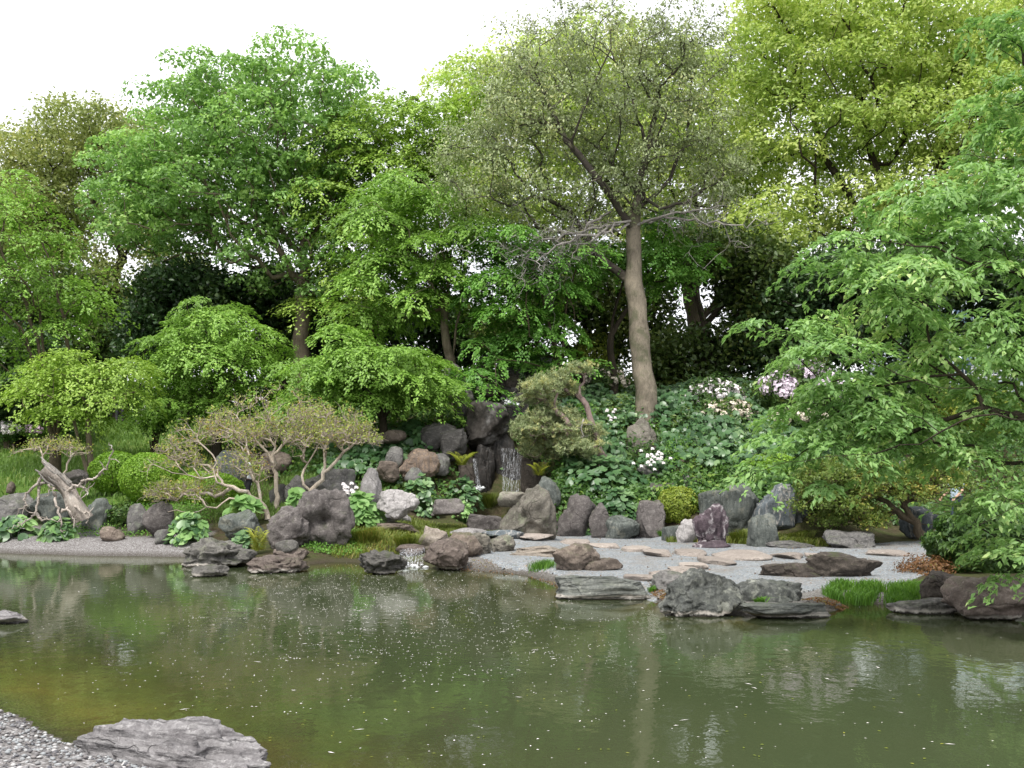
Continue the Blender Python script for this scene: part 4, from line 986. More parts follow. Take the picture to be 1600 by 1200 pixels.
# ================================================================== GROUND PLANTS
lawn_poly = poly((-150,24.6),(330,24.8),(300,28),(420,31),(420,42),(-400,42))
grass_patch('lawn_grass', 'rough green grass on the left bank behind the stones', scatter(lawn_poly, 26000, 21), .20, .032, M['grass'], 22)
grass_patch('bank_grass', 'short grass among the stones below the pale branching shrub', scatter(poly((330,23),(600,22.6),(620,26),(470,30),(330,29)), 20000, 23), .15, .016, M['grass'], 24)
cover_mid = scatter(poly((470,26.2),(560,25),(720,25),(745,29),(700,31.5),(560,33),(440,32)), 5200, 31)
d = np.random.default_rng(32)
slope = poly((430,27.5),(560,26),(680,25),(745,28),(830,28.2),(860,25.6),(1250,24.4),(1420,24.5),(1640,25),(1700,34),(400,36))
cover('ivy_ground_cover', 'dark green low leaves carpeting the slope around the waterfall rocks', scatter(slope, 40000, 33), M['ivy'], (.125,.09), 34, .3)
cover('low_ground_cover', 'bright small-leaved creeping plants between the stones of the left bank', scatter(poly((120,23.0),(330,23.0),(330,24.3),(120,24.4)), 3500, 35), M['grassbright'], (.05,.03), 36, .12)
cover('low_ground_cover', 'bright creeping plants on the mud right of the stacked waterside stones', np.concatenate([scatter([G(480,872,.05),G(570,872,.05),G(575,850,.2),G(480,852,.2)], 2600, 37)]), M['grassbright'], (.05,.035), 38, .07)
cover('ivy_ground_cover', 'trailing green leaves over the top of the wall stones behind the beach', scatter(poly((850,24.6),(1000,24.5),(1130,23.8),(1290,23.2),(1290,25.5),(1130,26.2),(860,26.6)), 9000, 133), M['ivy'], (.12,.085), 134, .28)
grass_patch('sedge_mat', 'reddish green sedge carpet along the stream bank', scatter(poly((590,22.0),(785,22.6),(785,24.5),(640,24.2)), 9000, 39), .17, .014, M['sedge'], 40, .8)
grass_patch('sedge_mat', 'coarse olive grass on the mud between the hollow boulder and the cascade', scatter(poly((520,20.3),(640,19.9),(665,21.0),(640,23),(520,22.4)), 4200, 139), .15, .014, M['sedge'], 140, .8)
grass_patch('bank_grass', 'dark grass edge under the golden ball shrub and blue-grey rock', scatter(poly((1040,22.9),(1180,22.4),(1290,22.0),(1290,22.4),(1180,22.9),(1040,23.4)), 2600, 41), .22, .014, M['sedge'], 42, .8)
gp = [G(1290,934,.1),G(1440,938,.1),G(1435,921,.1),G(1290,921,.1)]
grass_patch('bright_waterside_grass', 'bright green clumpy grass along the waterside in front of the gravel', clumpy(scatter(gp, 46, 43), 110, .06, 43), .19, .014, M['tuftgreen'], 44, .42)
grass_patch('waterside_grass', 'thin grass tuft growing in front of the stacked tan slabs', clumpy(scatter([G(822,893,.05),G(866,896,.05),G(862,888,.1),G(828,887,.1)], 12, 45), 70, .07, 45), .17, .01, M['tuftgreen'], 46, .6)
lg = scatter([tuple(q) for q in beach], 420, 147); lg = lg[H(lg[:, 0], lg[:, 1]) < .25]; rg = np.random.default_rng(148); n = len(lg)
V, F = leaf_faces(lg+[0, 0, .035], nrm(np.array([0, 0, 1.])+rg.normal(size=(n, 3))*.3), rnd_dir(rg, n), .045, .025)
tag(link('fallen_leaves', mesh_np('fallen_leaves', V, F, M['redshrub'], np.repeat(rg.random(n), 2))), 'dry fallen leaves scattered on the grey gravel beach', 'fallen leaves', kind='stuff')
# leaf litter line at the waterside
lt = np.concatenate([scatter([G(700,892,.03),G(880,918,.03),G(880,905,.08),G(760,880,.1),G(700,878,.1)], 900, 47), scatter([G(1250,950,.02),G(1450,955,.02),G(1440,938,.1),G(1290,935,.1)], 1500, 48), scatter([G(1015,930,.03),G(1045,945,.03),G(1045,925,.1),G(1015,915,.1)], 300, 49)])
rg = np.random.default_rng(50); n = len(lt); V, F = leaf_faces(lt+[0, 0, .03], nrm(np.array([0, 0, 1.])+rg.normal(size=(n, 3))*.4), rnd_dir(rg, n), .035, .022)
tag(link('leaf_litter', mesh_np('leaf_litter', V, F, M['redshrub'], np.repeat(rg.random(n), 2))), 'reddish fallen leaves washed along the water edge', 'leaf litter', kind='stuff')

def clear(p):
    u = p[:, 0]/p[:, 1]*1600+800; return p[~((np.abs(u-1005) < 30) & (p[:, 1] > 26.8) & (p[:, 1] < 29.4))]
round_leaf_bed('leopard_plant_bed', 'wide bed of dark round leaves covering the slope around the big bare trunk', clear(scatter(poly((885,26.3),(960,26.6),(1110,25.4),(1240,25.4),(1300,27),(1290,31),(1150,33),(930,32.5),(850,31),(870,28)), 6200, 51)), .175, M['farf'], 52, .55, .7)
cover('low_shrub_cover', 'mixed low green shrubs growing up through the round-leaved bed', clumpy(scatter(poly((900,27),(1100,26.4),(1250,26.4),(1300,28),(1280,32.5),(1000,33)), 42, 151), 170, .32, 151), M['rhodo'], (.15,.06), 152, .62)
cover('low_shrub_cover', 'patches of fresh green leaves among the dark round-leaved bed', clumpy(scatter(poly((880,26.4),(1100,25.8),(1250,25.8),(1250,30),(900,30)), 26, 153), 120, .22, 153), M['grassbright'], (.10,.05), 154, .5)
round_leaf_bed('leopard_plant_bed', 'dark round leaves on the shaded slope behind the upright white-lilac stone', scatter(poly((500,26.5),(590,26),(700,27.2),(650,29),(520,29)), 900, 53), .20, M['farf'], 54, .35, .6)
LP = 'round-leaved plants between the stones'
dome_plant('leopard_plant', 'wide mound of glossy dark round leaves spilling over the wall stones behind the beach', 'plant', (852,712,1040,800), 300, .20, [M['farf']], D=25.5, seed=61, group=LP)
dome_plant('leopard_plant', 'hanging clump of round leaves between the squat grey-green block and its left neighbours', 'plant', (930,760,1012,822), 120, .19, [M['farf']], D=24.6, seed=62, group=LP)
dome_plant('leopard_plant', 'dark clump of round leaves right of the cracked pale boulder', 'plant', (622,742,690,806), 110, .18, [M['farf']], seed=63, group=LP)
dome_plant('leopard_plant', 'dark clump of round leaves at the foot of the left falling stream', 'plant', (690,745,756,800), 100, .17, [M['farf']], seed=64, group=LP)
dome_plant('leopard_plant', 'small paler leafy plant above the wedge-shaped stream stone', 'plant', (704,784,742,818), 45, .13, [M['butterbur']], seed=65, group=LP)
dome_plant('butterbur_plant', 'big light green round-leaved plant right of the hollow boulder', 'plant', (518,768,598,826), 75, .30, [M['butterbur']], seed=66, group=LP)
dome_plant('butterbur_plant', 'pale broad-leaved plant on the slab rock under the pale shrub', 'plant', (345,775,410,806), 26, .36, [M['butterbur']], D=22.2, seed=67, group=LP)
dome_plant('butterbur_plant', 'pale round leaves behind the left shoulder of the hollow boulder', 'plant', (444,764,480,792), 22, .26, [M['butterbur']], D=22.8, seed=68, group=LP)
dome_plant('leopard_plant', 'compact clump of round leaves left of the craggy mossy pond rock', 'plant', (252,802,326,852), 80, .24, [M['farf'], M['butterbur']], seed=69, group=LP)
dome_plant('leopard_plant', 'small dark round-leaved clump beside the yellow fern', 'plant', (352,828,404,862), 45, .19, [M['farf']], seed=70, group=LP)
dome_plant('butterbur_plant', 'spreading round-leaved clump at the waterside at the left edge', 'plant', (-30,808,56,846), 70, .26, [M['farf'], M['butterbur']], seed=71, group=LP)
dome_plant('butterbur_plant', 'spreading round-leaved clump under the drooping bleached branch', 'plant', (54,808,114,846), 60, .26, [M['farf'], M['butterbur']], seed=72, group=LP)
dome_plant('leopard_plant', 'small bright plant at the foot of the two grey-purple wall stones', 'plant', (904,806,936,838), 26, .13, [M['farf'], M['butterbur']], seed=73, group=LP)
dome_plant('leopard_plant', 'round leaves hanging beside the brown leaning slab and pale mottled stone', 'plant', (1100,690,1190,760), 110, .20, [M['farf']], D=25.6, seed=74, group=LP)
fern('yellow_fern', 'yellow-green fern at the waterside left of the rounded boulder pair', (384,812,424,866), 15, M['fern'], 81)
fern('yellow_fern', 'yellow fern fronds on the slope left of the waterfall', (700,700,744,730), 16, M['fern'], 82, D=26.7)
fern('yellow_fern', 'pale yellow fern at the right side of the waterfall under the pine', (822,716,862,746), 12, M['fern'], 83, D=26.4)
tuft('sedge_tuft', 'round tuft of yellow-green sedge above the cascade, left of the tan cushion stone', (608,828,662,860), 1100, M['sedge'], 84)
tuft('sedge_tuft', 'sedge tuft at the foot of the waterfall left of the stream', (744,764,780,798), 800, M['sedge'], 85)
tuft('sedge_tuft', 'sedge tuft against the left side of the face-hollowed boulder', (772,796,806,830), 500, M['sedge'], 86)
tuft('sedge_tuft', 'sedge tuft right of the hollow boulder, over the water', (540,816,606,852), 1100, M['sedge'], 87)
tuft('sedge_tuft', 'yellow striped sedge tuft between the purple veined rock and the pointed green stone', (1138,820,1178,850), 600, M['sedge'], 88)
tuft('sedge_tuft', 'small green tuft left of the small square dark stone', (1026,822,1044,840), 200, M['grassbright'], 89)
tuft('sedge_tuft', 'green tuft in the notch beside the great waterside boulder', (1178,928,1200,946), 250, M['grassbright'], 90)
tuft('sedge_tuft', 'little green tuft between the quay slab and the great boulder', (1012,910,1028,928), 160, M['grassbright'], 91)
tuft('sedge_tuft', 'broad dark grass tuft at the foot of the blue-grey veined rock', (1218,824,1290,850), 700, M['sedge'], 92)

# shrubs -------------------------------------------------------------
shrub('clipped_shrub', 'largest clipped round azalea, left of the pale branching shrub', 'shrub', (174,708,264,788), 15000, M['box'], (.055,.032), D=24.2, seed=1, dens_in=.15, bumps=.012, depth=1)
shrub('clipped_shrub', 'clipped cushion azalea partly hidden behind the largest one', 'shrub', (128,706,212,772), 10000, M['box'], (.055,.032), D=25.2, seed=2, dens_in=.2, bumps=.03, depth=.8)
shrub('clipped_shrub', 'low clipped azalea mound right of the largest one, behind pale branches', 'shrub', (250,738,372,798), 13000, M['box'], (.055,.032), D=24.5, seed=3, dens_in=.2, bumps=.03, depth=.6)
shrub('dark_leafy_shrub', 'small dark shrub with broad leaves between pale boulder and grey-brown upright stone', 'shrub', (162,788,206,826), 900, M['rhodo'], (.12,.05), seed=4, bumps=.2)
shrub('golden_shrub', 'golden green ball shrub in front of the wall at the back of the beach', 'shrub', (1032,762,1096,822), 7000, M['gold'], (.06,.035), D=24.0, seed=5, bumps=.06, dens_in=.3)
shrub('mounded_shrub', 'yellow-green mounded shrub above the large green boulder', 'shrub', (1166,710,1270,756), 8000, M['box'], (.07,.04), D=25.2, seed=6, bumps=.08)
shrub('dark_shrub', 'dense dark shrub over the water at the right edge', 'shrub', (1490,805,1680,930), 16000, M['rhodo'], (.10,.055), D=16.5, seed=7, bumps=.12, dens_in=.5)
shrub('reddish_shrub', 'low reddish brown twiggy shrub beside the dark domed waterside rock', 'shrub', (1418,874,1510,916), 3000, M['redshrub'], (.06,.02), D=16.6, seed=8, bumps=.25, dens_in=.7)
shrub('rhododendron', 'tall rhododendron with lilac-pink flower heads right of the dark tree trunk', 'shrub', (1196,548,1330,676), 6500, M['rhodo'], (.16,.06), D=28.5, seed=9, bumps=.15, dens_in=.5, flowers=(M['lilac_petal'], 58, .19))
shrub('white_rhododendron', 'white-flowered rhododendron in the leaf bed nearest the rhododendron with lilac heads', 'shrub', (1078,586,1166,656), 3200, M['rhodo'], (.16,.06), D=29.8, seed=10, bumps=.15, flowers=(M['white_petal'], 60, .15))
shrub('cream_rhododendron', 'low cream-flowered rhododendron in front of the white-flowered one', 'shrub', (1100,622,1186,672), 2600, M['rhodo'], (.16,.06), D=28.6, seed=11, bumps=.15, flowers=(M['cream_petal'], 60, .14))
shrub('cream_rhododendron', 'cream-flowered rhododendron under the lilac-pink one', 'shrub', (1210,630,1296,676), 2400, M['rhodo'], (.16,.06), D=28, seed=12, bumps=.15, flowers=(M['cream_petal'], 50, .14))
shrub('white_rhododendron', 'white-flowered rhododendron left of the big bare trunk', 'shrub', (918,572,980,616), 1600, M['rhodo'], (.16,.06), D=31.5, seed=13, bumps=.15, flowers=(M['cream_petal'], 24, .15))
shrub('white_azalea', 'loose white-flowered shrub on the grass under the light green maple', 'shrub', (205,632,262,676), 1700, M['ivy'], (.10,.05), D=31, seed=14, bumps=.3, flowers=(M['white_petal'], 22, .12))
shrub('white_azalea', 'small white azalea at the far left edge of the grass', 'shrub', (-14,656,22,690), 1200, M['ivy'], (.09,.05), D=32, seed=15, bumps=.2, flowers=(M['white_petal'], 26, .12))
shrub('pink_azalea', 'low shrub with a few pink flowers at the left, under the dark hedge', 'shrub', (24,662,78,684), 1600, M['grass'], (.09,.05), D=32, seed=16, bumps=.2, flowers=(M['pink_petal'], 12, .12))
shrub('yellow_green_shrub', 'bright yellow-green shrub behind the white rhododendrons', 'shrub', (1120,584,1190,650), 3000, M['gold'], (.14,.07), D=34, seed=17, bumps=.2)
shrub('yellow_green_shrub', 'bright yellow-green shrub far right below the railing', 'shrub', (1490,598,1610,680), 5000, M['gold'], (.14,.07), D=31, seed=18, bumps=.25)
shrub('yellow_leaved_shrub', 'gold-tipped shrub at the foot of the dark hill trees near the waterfall', 'shrub', (905,520,968,584), 2600, M['gold'], (.13,.07), D=36, seed=19, bumps=.2)
rg = np.random.default_rng(95)
def flowers(label, boxes, D):
    root = None
    for (x, y, sx, sy, n) in boxes:
        for k in range(n):
            a = P(x+rg.normal()*sx, y+rg.normal()*sy, D); hz = h1(a[0], a[1])
            if root is None: root = empty('white_flower_plant', (a[0], a[1], hz)); tag(root, label, 'flowers'); o0 = np.array(root.location)
            o = link('blossom', FM, root); o.location = a-o0; o.scale = [.055]*3
FM = flower_mesh(M['white_petal'], 9)
flowers('spray of small white flowers above the smooth round grey boulder', [(1022,716,12,8,26)], 25.9)
flowers('small white flowers in the leaf bed left of the upright brown trunk boulder', [(934,690,6,8,12)], 28.0)
flowers('scattered white flowers in the leaf bed right of the pine top', [(948,648,6,5,8)], 28.6)
flowers('white blossoms on the bank just right of the pale shrub stems', [(543,764,7,4,12)], 22.7)
# ================================================================== TREES
# 1 the big half-bare tree in the centre
def dead(rg, root, sk, C, own, o3):
    for (sx, sy, ex, ey, D0, D1, nt_) in [(968,352,800,395,29.8,28.6,26),(955,330,835,430,29.8,28.9,14),(985,345,900,392,29.7,28.8,20),(995,352,1120,322,29.8,28.9,20),(1005,345,1150,352,29.8,29,14),(985,348,815,415,29.8,28.3,22)]:
        s2 = Skeleton(rg); a, b = P(sx, sy, D0), P(ex, ey, D1); s2.stem([a, a*.5+b*.5+[0, 0, .12], b], -1, .25, .07, .2); tips = []
        for k in range(nt_*3):
            t = rg.uniform(.3, 1.1); q = a+(b-a)*t+rg.normal(size=3)*np.array([.5, .4, .4])*(.4+t*.8); tips.append(s2.reach(q, .22, .07, .2, up=.1))
        acc = s2.build(.042, .006, tips, flare=0); TP = np.array([s2.p[t] for t in tips]); twigs(rg, TP, TP-(b-a)*.3, 3, .3, .0055, acc, .5, 0); acc.V = [v-o3 for v in acc.V]
        link('dead_branch', acc.mesh('dead_branch', M['deadwood'], True), root)
    for (x, y, s) in []:
        q = P(x, y, 29.74)-o3; v = ico(2)[0].copy(); v = v*(s, s*.9, s*1.2)+q; link('burl', mesh_np('burl', v, ico(2)[1], M['bark_pale'], np.full(len(ico(2)[1]), .4), smooth=True), root)
tree('bare_crowned_tree', 'tall half-bare tree with a thick pale trunk and dead grey lower twigs', 'tree', 30,
     [[(1010,None),(1005,580),(996,500),(989,440),(989,380),(991,320),(1010,240),(1030,150)], [(990,370,0),(960,310,-.5),(900,240,-.8),(860,170,-.5)], [(991,340,0),(1040,290,.3),(1075,220,.5),(1080,130,.3)], [(984,430,0),(935,400,.5),(890,330,1)]],
     [(950,70,175,65,3),(820,110,95,55,2.5),(1050,90,95,75,2.5),(780,190,85,70,2.5),(760,290,70,50,2.2),(850,310,90,40,2.5),(870,200,120,80,3),(1000,180,130,90,3),(1095,220,65,80,2.5),(1090,320,55,45,2),(850,375,60,22,2),(730,240,55,50,2),(735,330,45,30,1.8),(1140,250,40,60,2),(980,290,90,50,3)],
     430, 'hang', .54, 100, M['grey_olive'], (.125,.055), M['bark_pale'], .315, .0125, mind=.5, shell=.6, bare=.62, jit=.09, lenw=.3, tw=3, twl=.6, kmax=20, wob=.05, stemjit=.035, extra=dead)
# 2 bright green tall tree
tree('tall_green_tree', 'tall bright green tree, highest of the left half, with straight brown trunk', 'tree', 36,
     [[(468,None),(472,500),(476,430),(470,340),(450,250),(440,160)], [(475,410),(420,330),(380,260)], [(475,390),(520,300),(530,220)]],
     [(470,130,80,50,3),(545,160,50,40,2.5),(360,150,95,50,3),(290,200,75,55,3),(400,220,110,70,4),(230,270,80,60,3),(330,300,120,75,4),(450,310,80,80,3),(260,360,90,50,3),(400,410,60,50,2.5),(520,250,50,80,2.5),(200,330,60,50,2.5),(500,420,45,60,2.5)],
     520, 'puff', .62, 110, M['bright'], (.175,.095), M['bark'], .32, .015, mind=.85, shell=.6, bare=.4, tw=1)
# 3 olive tree with dark limbs, far left
tree('dark_limbed_tree', 'olive-leaved tree with dark twisting limbs at the far left', 'tree', 42,
     [[(165,None),(160,470),(195,400),(150,330),(140,270)], [(195,400),(230,360),(260,320)], [(150,330),(90,280),(50,250)], [(165,540,0),(120,460),(90,380),(60,330)]],
     [(150,210,85,35,4),(60,240,70,40,4),(200,220,60,45,3.5),(20,300,70,50,4),(130,270,70,35,3),(70,350,50,40,3),(240,300,40,40,3),(180,460,60,45,3),(260,400,50,30,2.5),(290,450,60,30,3),(110,330,60,40,3),(40,380,60,40,3),(120,400,50,30,2.5),(230,350,50,30,2.5)],
     330, 'loose', .8, 135, M['olive'], (.18,.10), M['bark_dark'], .42, .016, mind=.7, shell=.6, bare=.3, tw=1, twl=.8, jit=.15)
# 4 feathery light maple, left edge
tree('feathery_maple', 'feathery light green maple with several slanting stems at the left edge', 'tree', 28,
     [[(92,None),(78,600),(60,540),(30,450),(-10,370)], [(92,690),(70,560),(55,440),(30,350)], [(92,690),(108,560),(95,480),(75,400),(50,330)], [(95,690),(40,520),(-30,450)]],
     [(20,310,60,45,2),(-40,340,60,60,2),(70,370,45,45,2),(20,430,70,60,2),(110,440,40,50,2),(90,500,60,30,2),(-30,500,60,50,2),(140,470,30,25,1.5),(20,560,50,25,1.5)],
     105, 'tier', 1.0, 190, M['maple'], (.10,.055), M['bark_mid'], .16, .010, mind=.45, shell=.6, bare=.35, jit=.05, tw=1)
# 5 small layered maple over the grass
tree('small_maple', 'small layered maple with a pale leaning trunk standing in the grass at left', 'tree', 27,
     [[(146,None),(138,650),(128,610),(120,580)], [(118,None),(116,670),(112,620)]],
     [(110,590,95,22,1.6),(50,612,50,16,1.2),(160,620,75,24,1.5),(110,560,55,18,1.2),(190,580,45,26,1.3),(120,645,70,14,1.2),(60,645,45,10,1)],
     58, 'tier', 1.0, 300, M['maple_yellow'], (.09,.05), M['bark'], .13, .010, mind=.6, shell=.7, bare=.4)
# 6 bright maple left of centre
tree('spreading_maple', 'dense fresh green maple with a rounded head behind the pale branching shrub', 'tree', 30,
     [[(342,None),(338,640),(330,590),(325,530)], [(342,660),(352,610),(380,570)]],
     [(335,490,70,32,2),(290,530,60,32,2),(390,530,55,38,2),(330,570,105,40,2.5),(250,590,50,32,1.8),(410,590,40,26,1.5),(300,630,90,32,1.8),(400,640,55,24,1.5),(240,640,40,20,1.2)],
     90, 'tier', 1.1, 430, M['maple'], (.10,.055), M['bark_dark'], .15, .010, mind=.75, shell=.5, bare=.3)
# 7 tall maple behind, upper middle
tree('tall_maple', 'tall yellow-green maple between the tall bright green tree and the half-bare tree', 'tree', 36,
     [[(578,None),(578,520),(575,450),(580,380),(600,300),(610,240)], [(577,470),(540,380),(520,300)], [(577,440),(640,350),(660,280)], [(590,None),(592,520),(585,450)]],
     [(620,185,70,40,2.5),(700,200,55,45,2.5),(540,220,65,50,2.5),(680,270,60,60,2.5),(600,270,70,60,3),(520,310,50,60,2.5),(540,400,55,60,2.5),(620,370,60,40,2),(500,470,45,35,2),(730,150,40,30,2),(560,470,50,30,2)],
     140, 'tier', 1.5, 330, M['maple_yellow'], (.15,.08), M['bark_mid'], .22, .013, mind=1.0, shell=.5, bare=.35)
# 8 layered maple right at the crest
tree('layered_maple', 'layered maple with pale forked stems above the waterfall rocks, left of the lower one', 'tree', 31,
     [[(714,None),(700,540),(692,500),(702,450),(700,400),(680,330)], [(714,565),(745,530),(752,480),(770,430)], [(712,560),(716,500),(722,440),(720,370)], [(706,470),(660,410),(620,360)]],
     [(610,300,60,30,2),(680,320,45,30,1.8),(590,350,55,35,2),(660,385,65,35,2),(740,360,60,25,2),(610,420,65,35,2),(560,460,45,28,1.6),(700,430,55,28,1.8),(650,470,55,26,1.8),(590,500,35,20,1.3)],
     95, 'tier', 1.3, 470, M['maple'], (.12,.065), M['bark'], .17, .011, mind=.9, shell=.5, bare=.45)
# 9 lower maple over the falls
tree('drooping_maple', 'drooping deep green maple overhanging the top of the waterfall and the pine', 'tree', 30.3,
     [[(872,None),(868,560),(862,520),(850,470),(835,420)], [(872,580),(880,520),(885,470),(900,420)], [(866,545),(820,500),(790,460)]],
     [(790,380,65,24,2),(850,400,70,25,2),(790,430,75,28,2),(860,450,60,26,2),(790,490,55,26,1.8),(860,500,50,28,1.8),(770,540,40,16,1.4),(820,545,45,24,1.5),(790,570,40,14,1.2),(840,580,30,14,1),(700,600,40,14,1,-1.5),(745,588,40,14,1,-1.2),(880,572,40,14,1,-.8),(760,606,22,8,.7,-1.6),(900,395,45,22,1.6),(745,460,40,22,1.5),(860,550,35,18,1.2)],
     85, 'tier', 1.15, 470, M['maple_deep'], (.11,.06), M['bark_mid'], .17, .010, mind=.8, shell=.5, bare=.3)
tree('trunkside_maple', 'maple boughs fanning out behind and beside the big pale trunk', 'tree', 31.5,
     [[(960,None),(955,560),(960,480),(985,400)], [(958,520),(1000,450),(1030,380)]],
     [(960,400,40,22,1.5),(1040,350,45,24,1.6),(1010,400,55,24,1.8),(1050,430,45,20,1.5),(930,430,30,14,1.2),(1080,390,30,20,1.3)],
     40, 'tier', 1.1, 400, M['maple_deep'], (.11,.06), M['bark_dark'], .13, .010, mind=.4, bare=.5)
# 10 low maple in front
tree('low_maple', 'low wide maple on the slope left of the waterfall, in front of the taller ones', 'tree', 28,
     [[(600,None),(598,640),(596,600),(610,575)], [(599,650),(560,600),(530,580)], [(598,640),(640,590),(670,570)]],
     [(560,560,75,22,1.8),(640,560,65,18,1.8),(500,590,60,26,1.8),(590,590,85,22,2),(660,600,50,22,1.5),(480,630,50,24,1.5),(560,625,60,20,1.5),(630,625,55,16,1.3),(540,520,35,18,1.2),(700,615,30,14,1)],
     95, 'tier', 1.0, 420, M['maple'], (.10,.055), M['bark_dark'], .15, .010, mind=.7, shell=.5, bare=.3)
# 11 camphor trees at the right
tree('camphor_tree', 'huge yellow-green camphor tree filling the upper right', 'tree', 37,
     [[(1465,None),(1455,560),(1440,480),(1420,400),(1380,300),(1350,200),(1320,80)], [(1425,420),(1340,330),(1290,250),(1255,140),(1245,60)], [(1425,400),(1480,250),(1500,120)], [(1420,400),(1360,250),(1340,100),(1300,20)], [(1440,480),(1330,390),(1250,350)]],
     [(1190,60,60,50,3),(1260,30,90,50,4),(1200,150,65,50,3),(1290,120,70,60,4),(1440,70,110,70,4),(1400,150,80,50,3.5),(1240,240,75,40,3),(1340,230,80,50,4),(1460,210,80,60,4),(1330,330,80,40,3),(1190,370,60,32,2.5),(1240,390,60,26,2.5),(1220,440,35,20,1.8),(1560,100,80,100,4),(1550,250,70,70,4),(1380,10,90,40,4),(1420,330,70,50,3)],
     300, 'puff', 1.2, 310, M['camphor'], (.19,.095), M['bark_dark'], .55, .02, mind=1.35, shell=.45, bare=.3, jit=.12)
tree('camphor_tree', 'yellow-topped camphor tree rising behind the half-bare tree', 'tree', 43,
     [[(1110,None),(1100,560),(1085,480),(1075,430),(1090,330),(1060,220)], [(1090,500),(1135,450),(1160,400),(1170,330)], [(1078,440),(1040,400),(960,300),(880,220)]],
     [(1150,210,45,70,4),(1060,160,80,60,4),(930,130,100,60,4),(830,150,80,60,4),(740,150,50,40,3),(1170,280,50,50,3),(900,230,110,60,4),(1050,280,90,60,4),(820,330,90,50,3),(960,370,90,40,3),(740,290,60,50,3),(1165,330,60,45,3),(1110,390,50,35,2.5)],
     260, 'puff', 1.35, 240, M['camphor'], (.22,.11), M['bark_dark'], .5, .02, mind=1.4, shell=.5, bare=.4, jit=.15)
# dark evergreens behind
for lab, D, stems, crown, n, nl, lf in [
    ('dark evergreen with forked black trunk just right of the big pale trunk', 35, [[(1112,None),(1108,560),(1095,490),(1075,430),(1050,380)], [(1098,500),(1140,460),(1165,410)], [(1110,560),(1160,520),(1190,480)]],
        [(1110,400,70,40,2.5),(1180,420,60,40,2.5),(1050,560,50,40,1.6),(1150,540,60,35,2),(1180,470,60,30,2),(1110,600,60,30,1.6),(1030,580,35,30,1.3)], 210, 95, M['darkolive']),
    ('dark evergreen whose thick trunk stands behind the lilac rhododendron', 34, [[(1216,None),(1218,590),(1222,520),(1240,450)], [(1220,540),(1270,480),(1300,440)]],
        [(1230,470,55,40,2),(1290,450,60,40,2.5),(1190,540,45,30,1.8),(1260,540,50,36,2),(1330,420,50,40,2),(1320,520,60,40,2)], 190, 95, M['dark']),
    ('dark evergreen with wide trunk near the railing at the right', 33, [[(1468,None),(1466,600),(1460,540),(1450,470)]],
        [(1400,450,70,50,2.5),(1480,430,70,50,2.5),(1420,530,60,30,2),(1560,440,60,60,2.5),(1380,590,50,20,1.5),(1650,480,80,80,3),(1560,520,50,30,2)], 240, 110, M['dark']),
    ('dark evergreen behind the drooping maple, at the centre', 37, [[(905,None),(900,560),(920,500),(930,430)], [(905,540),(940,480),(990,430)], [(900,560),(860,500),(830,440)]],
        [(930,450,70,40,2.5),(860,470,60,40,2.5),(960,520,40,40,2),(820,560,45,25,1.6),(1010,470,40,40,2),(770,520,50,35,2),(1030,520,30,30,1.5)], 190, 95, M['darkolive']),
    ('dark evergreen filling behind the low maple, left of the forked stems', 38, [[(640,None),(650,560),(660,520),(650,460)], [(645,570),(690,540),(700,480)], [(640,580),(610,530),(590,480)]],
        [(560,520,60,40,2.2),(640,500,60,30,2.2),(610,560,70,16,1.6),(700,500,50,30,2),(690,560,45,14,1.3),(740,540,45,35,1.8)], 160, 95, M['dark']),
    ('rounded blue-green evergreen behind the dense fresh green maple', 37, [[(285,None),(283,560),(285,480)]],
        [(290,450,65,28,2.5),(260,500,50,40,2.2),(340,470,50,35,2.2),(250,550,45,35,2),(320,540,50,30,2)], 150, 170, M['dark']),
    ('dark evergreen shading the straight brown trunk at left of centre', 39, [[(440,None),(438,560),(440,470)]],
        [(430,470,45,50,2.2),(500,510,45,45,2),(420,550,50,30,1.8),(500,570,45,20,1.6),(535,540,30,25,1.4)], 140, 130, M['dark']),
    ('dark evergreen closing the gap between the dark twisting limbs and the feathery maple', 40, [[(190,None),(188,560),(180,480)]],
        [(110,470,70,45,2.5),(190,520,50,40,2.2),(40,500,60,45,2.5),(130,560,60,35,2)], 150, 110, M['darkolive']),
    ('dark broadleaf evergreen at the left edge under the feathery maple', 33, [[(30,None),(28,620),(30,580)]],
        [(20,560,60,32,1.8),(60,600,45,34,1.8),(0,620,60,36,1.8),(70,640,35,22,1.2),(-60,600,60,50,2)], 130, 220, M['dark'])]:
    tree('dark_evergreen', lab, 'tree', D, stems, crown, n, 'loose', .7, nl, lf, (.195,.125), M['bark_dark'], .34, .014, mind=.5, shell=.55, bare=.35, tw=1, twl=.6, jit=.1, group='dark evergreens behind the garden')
tree('evergreen_tree', 'light olive evergreen crown behind the feathery maple at the left edge', 'tree', 46,
     [[(-60,None),(-60,500),(-60,380)]], [(-60,330,90,70,4),(-120,420,90,80,4),(20,420,50,60,3)], 100, 'puff', 1.1, 200, M['olive'], (.17,.09), M['bark_dark'], .4, .02, mind=.9)

